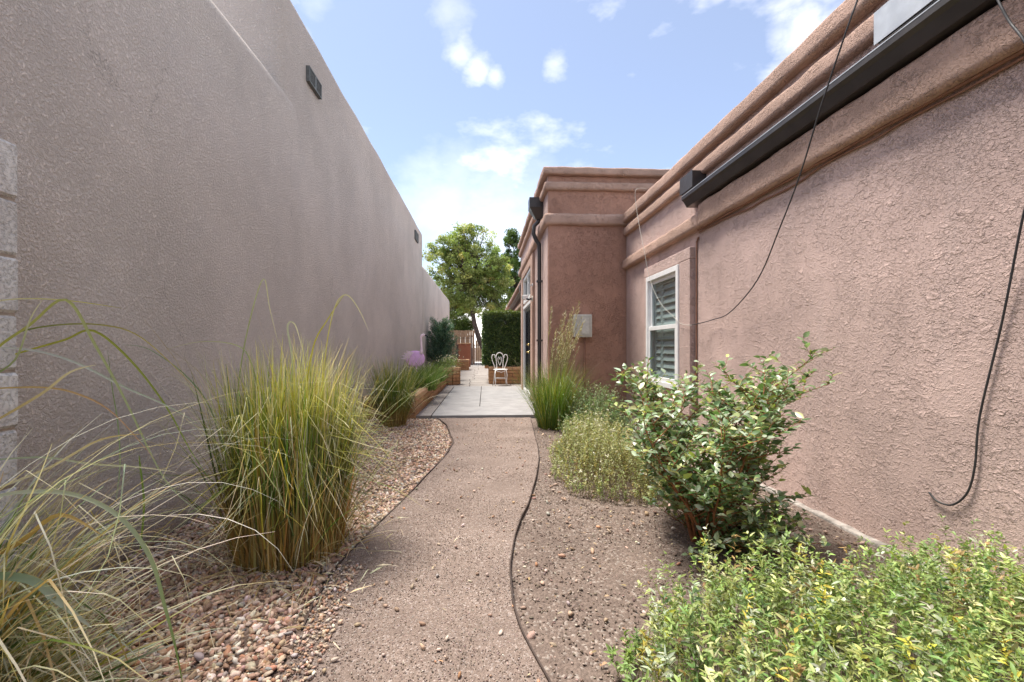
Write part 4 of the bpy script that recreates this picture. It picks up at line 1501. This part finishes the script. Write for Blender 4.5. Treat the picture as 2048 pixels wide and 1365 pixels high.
# ---- broad-leaved shrub with orange stems
bc = on_z(1425, 1085, 0)
sh = empty('shrub', (bc.x - .04, bc.y + .02, 0), label='round waxy-leaved shrub with orange-brown stems growing in the planting bed', cat='shrub')
LPos, LDir = [], []


def limb(p, d, L, r0, depth, mb):
    n = 6 if depth == 0 else 4
    pts, dd = [p], d.normalized()
    for k in range(n):
        dd = (dd + Vector((random.gauss(0, .10), random.gauss(0, .10), random.gauss(.03, .07)))).normalized()
        pts.append(pts[-1] + dd * L / n)
    mb.tube(pts, [max(.0011, r0 * (1 - .75 * k / n)) for k in range(n + 1)], 6 if depth == 0 else 4, False)
    if depth < 2:
        m = 14 if depth == 0 else 4
        for k in range(m):
            t = random.uniform(.16 if depth == 0 else .2, 1)
            i = min(n - 1, int(t * n))
            q = pts[i].lerp(pts[i + 1], t * n - i)
            a = random.uniform(0, 2 * math.pi)
            sd = Vector((math.cos(a), math.sin(a), random.uniform(-.05, .75)))
            limb(q, dd * .45 + sd, random.uniform(.18, .40) if depth == 0 else random.uniform(.07, .16), r0 * .45, depth + 1, mb)
    if depth > 0:
        m = int(L / .019)
        for k in range(m):
            t = (k + .6) / m
            i = min(n - 1, int(t * n))
            q = pts[i].lerp(pts[i + 1], t * n - i)
            a = k * 2.4 + random.uniform(-.5, .5)
            LPos.append(q[:])
            LDir.append((dd * .55 + Vector((math.cos(a), math.sin(a), random.uniform(-.15, .6)))).normalized()[:])


for k in range(13):
    a = 2 * math.pi * k / 13 + random.uniform(-.2, .2)
    s = random.uniform(.15, .72)
    base = Vector((math.cos(a) * random.uniform(.02, .09), math.sin(a) * random.uniform(.02, .09), -.01))
    mb = MB()
    limb(base, Vector((math.cos(a) * s, math.sin(a) * s, 1)), random.uniform(.70, .96), random.uniform(.008, .013), 0, mb)
    mb.build('stem', 'stem', sh, True)
for k in range(24):                                    # low shoots round the foot
    a = random.uniform(-2.2, 1.8)
    mb = MB()
    limb(Vector((math.cos(a) * .05, math.sin(a) * .05, 0)), Vector((math.cos(a), math.sin(a) - .35, .42)), random.uniform(.30, .50), .005, 1, mb)
    limb(Vector((math.cos(a) * .15, math.sin(a) * .10 - .05, .03)), Vector((math.cos(a + .6), math.sin(a + .6) - .3, .5)), random.uniform(.2, .34), .004, 1, mb)
    mb.build('stem', 'stem', sh, True)
LPos, LDir = np.array(LPos), np.array(LDir)
nl = len(LPos)
upv = norm(np.array([[0, 0, 1.0]]) + RNG.normal(0, .42, (nl, 3)))
SHC = [(.105, .19, .06), (.18, .285, .11), (.31, .40, .22), (.49, .56, .41), (.42, .50, .13), (.57, .61, .30)]
SHP = [.22, .26, .21, .16, .09, .06]
Lf = RNG.uniform(.030, .058, nl)
front = LPos[:, 1] - .25 * LPos[:, 2] + RNG.normal(0, .12, nl)
order = np.argsort(front)
own, rest = order[:300], order[300:]
v, f, kk = leaf_mesh(LPos[rest], LDir[rest], upv[rest], Lf[rest], Lf[rest] * RNG.uniform(.48, .62, len(rest)), .16, .16)
tag(np_mesh('leaves', v, [f], 'gloss_leaf', sh, np.repeat(pick(SHC, SHP, len(rest), .14), kk, 0), True), kind='stuff')
LM = []
for i in range(12):
    v, f, kk = leaf_mesh(np.zeros((1, 3)), np.array([[0, 1.0, 0]]), np.array([[0, 0, 1.0]]), np.array([1.0]), np.array([random.uniform(.48, .62)]), .16, random.uniform(.08, .22))
    o = np_mesh('leaf', v, [f], 'gloss_leaf', None, np.repeat(pick(SHC, SHP, 1, .14), kk, 0), True)
    LM.append(o.data)
    bpy.data.objects.remove(o)
for i in own:
    d = Vector(LDir[i]); u = Vector(upv[i])
    s = d.cross(u).normalized()
    u = s.cross(d)
    o = bpy.data.objects.new('leaf', random.choice(LM))
    link(o, sh)
    m = Matrix((s, d, u)).transposed().to_4x4()
    o.matrix_local = Matrix.Translation(LPos[i]) @ m @ Matrix.Scale(float(Lf[i]), 4)

# ---- plants in the long bed: strap-leaved clumps, white flowers in the octagonal planter
for (px, Y, z, hh, lab) in ((850, 9.6, .30, .50, 'strap-leaved green clump behind the flamingo in the brick bed'), (868, 10.8, .30, .48, 'strap-leaved green clump near the octagonal planter in the brick bed'),
                            (845, 8.6, .30, .42, 'short strap-leaved green clump in front of the flamingo in the brick bed')):
    q = on_y(px, 700, Y)
    o = empty('strap_leaf_plant', (max(q.x, -1.55), Y, z), label=lab, cat='plant')
    clump(o, 420, .24, (hh * .7, hh * 1.25), (.007, .014), (.35, .2), (.9, .35), .2, one(DGREEN, GREEN), (([GREEN, (.15, .28, .05), DGREEN, (.24, .33, .08)]), [.35, .3, .2, .15]), one(GREEN, (.26, .34, .1)), .05)
octx = empty('flowering_plant', (-1.03, 12.95, ZP + .44), label='bushy green plant with small white flowers in the octagonal planter', cat='plant')
n = 900
P = RNG.normal(0, 1, (n, 3)) * np.array([.13, .13, .09]) + np.array([0, 0, .14])
P[:, 2] = np.abs(P[:, 2])
v, f, kk = dia_mesh(P, norm(rand_dirs(n) + np.array([[0, 0, .6]])), rand_dirs(n), RNG.uniform(.03, .06, n), .022)
tag(np_mesh('leaves', v, [f], 'leaf', octx, np.repeat(pick([(.18, .28, .08), (.28, .36, .12), (.36, .42, .2)], [.4, .35, .25], n), kk, 0)), kind='stuff')
n = 60
P = np.stack([RNG.normal(0, .14, n), RNG.normal(0, .14, n), RNG.uniform(.2, .4, n)], 1)
v, f, kk = dia_mesh(np.repeat(P, 4, 0), rand_dirs(4 * n), rand_dirs(4 * n), .028, .02)
tag(np_mesh('flowers', v, [f], 'leaf', octx, np.tile(np.array([[.78, .76, .66]]), (len(v), 1))), kind='stuff')

# ---- blue-green juniper against the adobe wall
jp = on_y(880, 700, 15.2)
ju = empty('juniper', (-1.42, 14.6, 0), label='feathery blue-green juniper growing against the grey adobe wall', cat='tree')
MB().tube([(0, 0, 0), (.02, .02, .9), (0, 0, 1.8)], [.05, .035, .01], 8).build('trunk', 'bark', ju, True)
PP, DD = [], []
for k in range(260):
    z0 = random.uniform(.15, 1.65)
    a = random.uniform(0, 2 * math.pi)
    L = (.86 - .26 * z0) * random.uniform(.7, 1.25)
    d = Vector((math.cos(a) * .85, math.sin(a) * .7, random.uniform(.7, 1.5))).normalized()
    for j in range(70):
        t = random.random() ** .7
        q = Vector((0, 0, z0)) + d * L * t + Vector((random.gauss(0, .028), random.gauss(0, .028), random.gauss(0, .028)))
        PP.append(q[:]); DD.append((d + Vector((random.gauss(0, .35), random.gauss(0, .35), random.gauss(0, .35)))).normalized()[:])
PP, DD = np.array(PP), np.array(DD)
n = len(PP)
v, f, kk = dia_mesh(PP, DD, rand_dirs(n), RNG.uniform(.05, .10, n), .014)
tag(np_mesh('crown', v, [f], 'leaf', ju, np.repeat(pick([(.08, .17, .12), (.13, .24, .18), (.22, .33, .26), (.06, .12, .07), (.17, .19, .09)], [.3, .28, .17, .17, .08], n, .15), kk, 0)), kind='stuff')

# ---- clipped hedge in the brick planter
he = empty('hedge', (.50, 14.1, .45), label='clipped square dark green hedge growing in the brick planter', cat='hedge')
hx, hy, z0, z1 = .56, .95, .12, 1.70
n = 30000
face = RNG.choice(4, n, p=[.34, .2, .2, .26])
u_, v_ = RNG.uniform(-1, 1, n), RNG.uniform(0, 1, n)
dep = np.abs(RNG.normal(0, .09, n))
P = np.where((face == 0)[:, None], np.stack([u_ * hx, -hy + dep, z0 + v_ * (z1 - z0)], 1),
    np.where((face == 1)[:, None], np.stack([-hx + dep, u_ * hy, z0 + v_ * (z1 - z0)], 1),
    np.where((face == 2)[:, None], np.stack([hx - dep, u_ * hy, z0 + v_ * (z1 - z0)], 1), np.stack([u_ * hx, (v_ * 2 - 1) * hy, z1 - dep], 1))))
nn = np.array([(0, -1, .3), (-1, 0, .3), (1, 0, .3), (0, 0, 1)])[face]
bump_ = .05 * wave(P[:, 0] * 1.0 + P[:, 1] * .7, P[:, 2], 3.5, 4)
P = P + nn * bump_[:, None]
keep = wave(P[:, 0] + .6 * P[:, 1], P[:, 2], 5.5, 8) + RNG.normal(0, .2, n) > -.42
P, nn = P[keep], nn[keep]
n = len(P)
v, f, kk = dia_mesh(P, norm(rand_dirs(n) + nn * .5), norm(nn + RNG.normal(0, .5, (n, 3))), RNG.uniform(.04, .075, n), RNG.uniform(.022, .034, n))
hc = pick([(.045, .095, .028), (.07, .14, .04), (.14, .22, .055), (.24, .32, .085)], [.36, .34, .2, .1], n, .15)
sunlit_top = np.clip((P[:, 2] - 1.52) / .2, 0, 1)[:, None] * .6  # paler yellow-green towards the top: sunlight on the hedge put into leaf colour
hc = hc * (1 - sunlit_top) + np.array([[.26, .31, .07]]) * sunlit_top
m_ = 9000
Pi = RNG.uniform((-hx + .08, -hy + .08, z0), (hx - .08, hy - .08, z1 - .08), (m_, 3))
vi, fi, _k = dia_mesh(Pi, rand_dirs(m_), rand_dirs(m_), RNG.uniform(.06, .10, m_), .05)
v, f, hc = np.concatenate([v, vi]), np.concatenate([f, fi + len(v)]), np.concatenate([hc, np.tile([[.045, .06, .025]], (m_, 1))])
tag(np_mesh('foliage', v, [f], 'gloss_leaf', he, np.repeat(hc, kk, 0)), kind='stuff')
for k in range(7):
    x, y = random.uniform(-.4, .4), random.uniform(-.7, .7)
    MB().tube([(x * .5, y * .5, -.02), (x * .7, y * .7, .5), (x, y, 1.5)], [.022, .016, .006], 6).build('stem', 'bark', he, True)


# ---- trees beyond the gate
def tree(label, loc, trunk, crowns, nleaf, leaf, cols, probs, r0=.16, group=None, seedv=1):
    rs = random.Random(seedv)
    rg = np.random.default_rng(seedv)
    o = empty('tree', loc, label=label, cat='tree', group=group)
    mb = MB()
    tp = [Vector(p) for p in trunk]
    mb.tube(tp, [r0 * (1 - .6 * i / (len(tp) - 1)) for i in range(len(tp))], 10)
    tr = mb.build('trunk', 'bark', o, True)
    C, Rr = [], []
    for (c, rad, m) in crowns:
        c = Vector(c)
        for k in range(m):
            d = Vector((rs.gauss(0, 1), rs.gauss(0, 1), rs.gauss(0, 1))).normalized()
            q = c + Vector((d.x * rad[0], d.y * rad[1], d.z * rad[2])) * rs.uniform(.35, 1.0)
            C.append(q); Rr.append(rs.uniform(.16, .40))
    for k, q in enumerate(C):
        if k % 3 == 0:
            s = tp[-1 - (k % 2)] if q.z > tp[-1].z else tp[-2]
            mid = s.lerp(q, .5) + Vector((rs.gauss(0, .1), rs.gauss(0, .1), .12))
            MB().tube([s, mid, q], [r0 * .28, r0 * .14, .012], 5, False).build('limb', 'bark', tr, True)
    C, Rr = np.array([c[:] for c in C]), np.array(Rr)
    i = rg.integers(0, len(C), nleaf)
    dd = norm(rg.normal(size=(nleaf, 3)))
    P = C[i] + dd * (Rr[i] * rg.uniform(.25, 1.05, nleaf) ** .6)[:, None] * np.array([[1.1, 1.1, .8]])
    tone = pick(cols, probs, len(C), .14, rg)[i] * (1 + rg.normal(0, .15, (nleaf, 1)))
    v, f, kk = dia_mesh(P, norm(rg.normal(size=(nleaf, 3)) + np.array([[0, 0, -.4]])), norm(rg.normal(0, .6, (nleaf, 3)) + np.array([[0, 0, 1.0]])), rg.uniform(*leaf, nleaf), rg.uniform(leaf[0] * .6, leaf[1] * .7, nleaf))
    tag(np_mesh('crown', v, [f], 'leaf', o, np.repeat(tone, kk, 0)), kind='stuff')
    return o


TC = [(.26, .34, .10), (.34, .42, .14), (.44, .49, .19), (.18, .25, .07), (.52, .52, .18)]
TP = [.3, .28, .2, .14, .08]
tree('tall leafy shade tree with a leaning dark trunk behind the gate', (.08, 29.0, 0),
     [(0, 0, -.1), (-.05, 0, .8), (-.45, .05, 1.6), (-.75, .1, 2.6), (-.95, .1, 3.8), (-1.0, .1, 5.2), (-1.1, .1, 6.8)],
     [((-1.3, .1, 6.3), (2.75, 1.9, 2.7), 330), ((-1.2, .1, 8.3), (1.2, 1.0, .8), 30), ((-.3, .1, 4.4), (1.6, 1.2, 1.2), 40), ((-2.4, .1, 7.4), (1.2, 1.0, .9), 26), ((.5, .6, 3.4), (1.2, .8, .9), 34), ((-1.9, .3, 4.3), (1.4, .9, 1.2), 60), ((.7, .5, 5.4), (1.3, 1.0, 1.8), 70)], 42000, (.09, .16), TC, TP, .22, None, 3)
tree('slender tree rising behind the gutter of the rear wing', (2.3, 33.5, 0), [(0, 0, -.1), (0, 0, 2), (-.1, 0, 4), (-.1, 0, 7)],
     [((-.2, 0, 6.2), (1.9, 1.4, 3.1), 150), ((-.4, 0, 9.3), (.6, .6, .8), 12), ((-.6, 0, 3.0), (1.5, 1.2, 1.5), 40)], 40000, (.09, .17), [(.11, .19, .055), (.16, .25, .07), (.08, .14, .04), (.21, .29, .1)], [.35, .3, .2, .15], .13, None, 5)
tree('low yellowish-green tree leaning over the plank fence', (-2.2, 31.5, 0), [(0, 0, -.1), (.1, 0, 1.2), (.2, 0, 2.4), (.2, 0, 3.4)],
     [((.2, 0, 3.6), (1.6, 1.0, 1.5), 60)], 12000, (.07, .13), [(.20, .26, .055), (.30, .31, .07), (.12, .18, .04)], [.4, .3, .3], .1, None, 8)
tree('dark green bushy tree just behind the plank fence end', (-1.5, 29.7, 0), [(0, 0, -.1), (0, 0, 1), (.05, 0, 2), (.05, 0, 2.6)],
     [((0, 0, 2.5), (.8, .6, .75), 34)], 6000, (.06, .11), [(.09, .15, .035), (.14, .20, .05), (.2, .25, .06)], [.4, .35, .25], .07, None, 9)
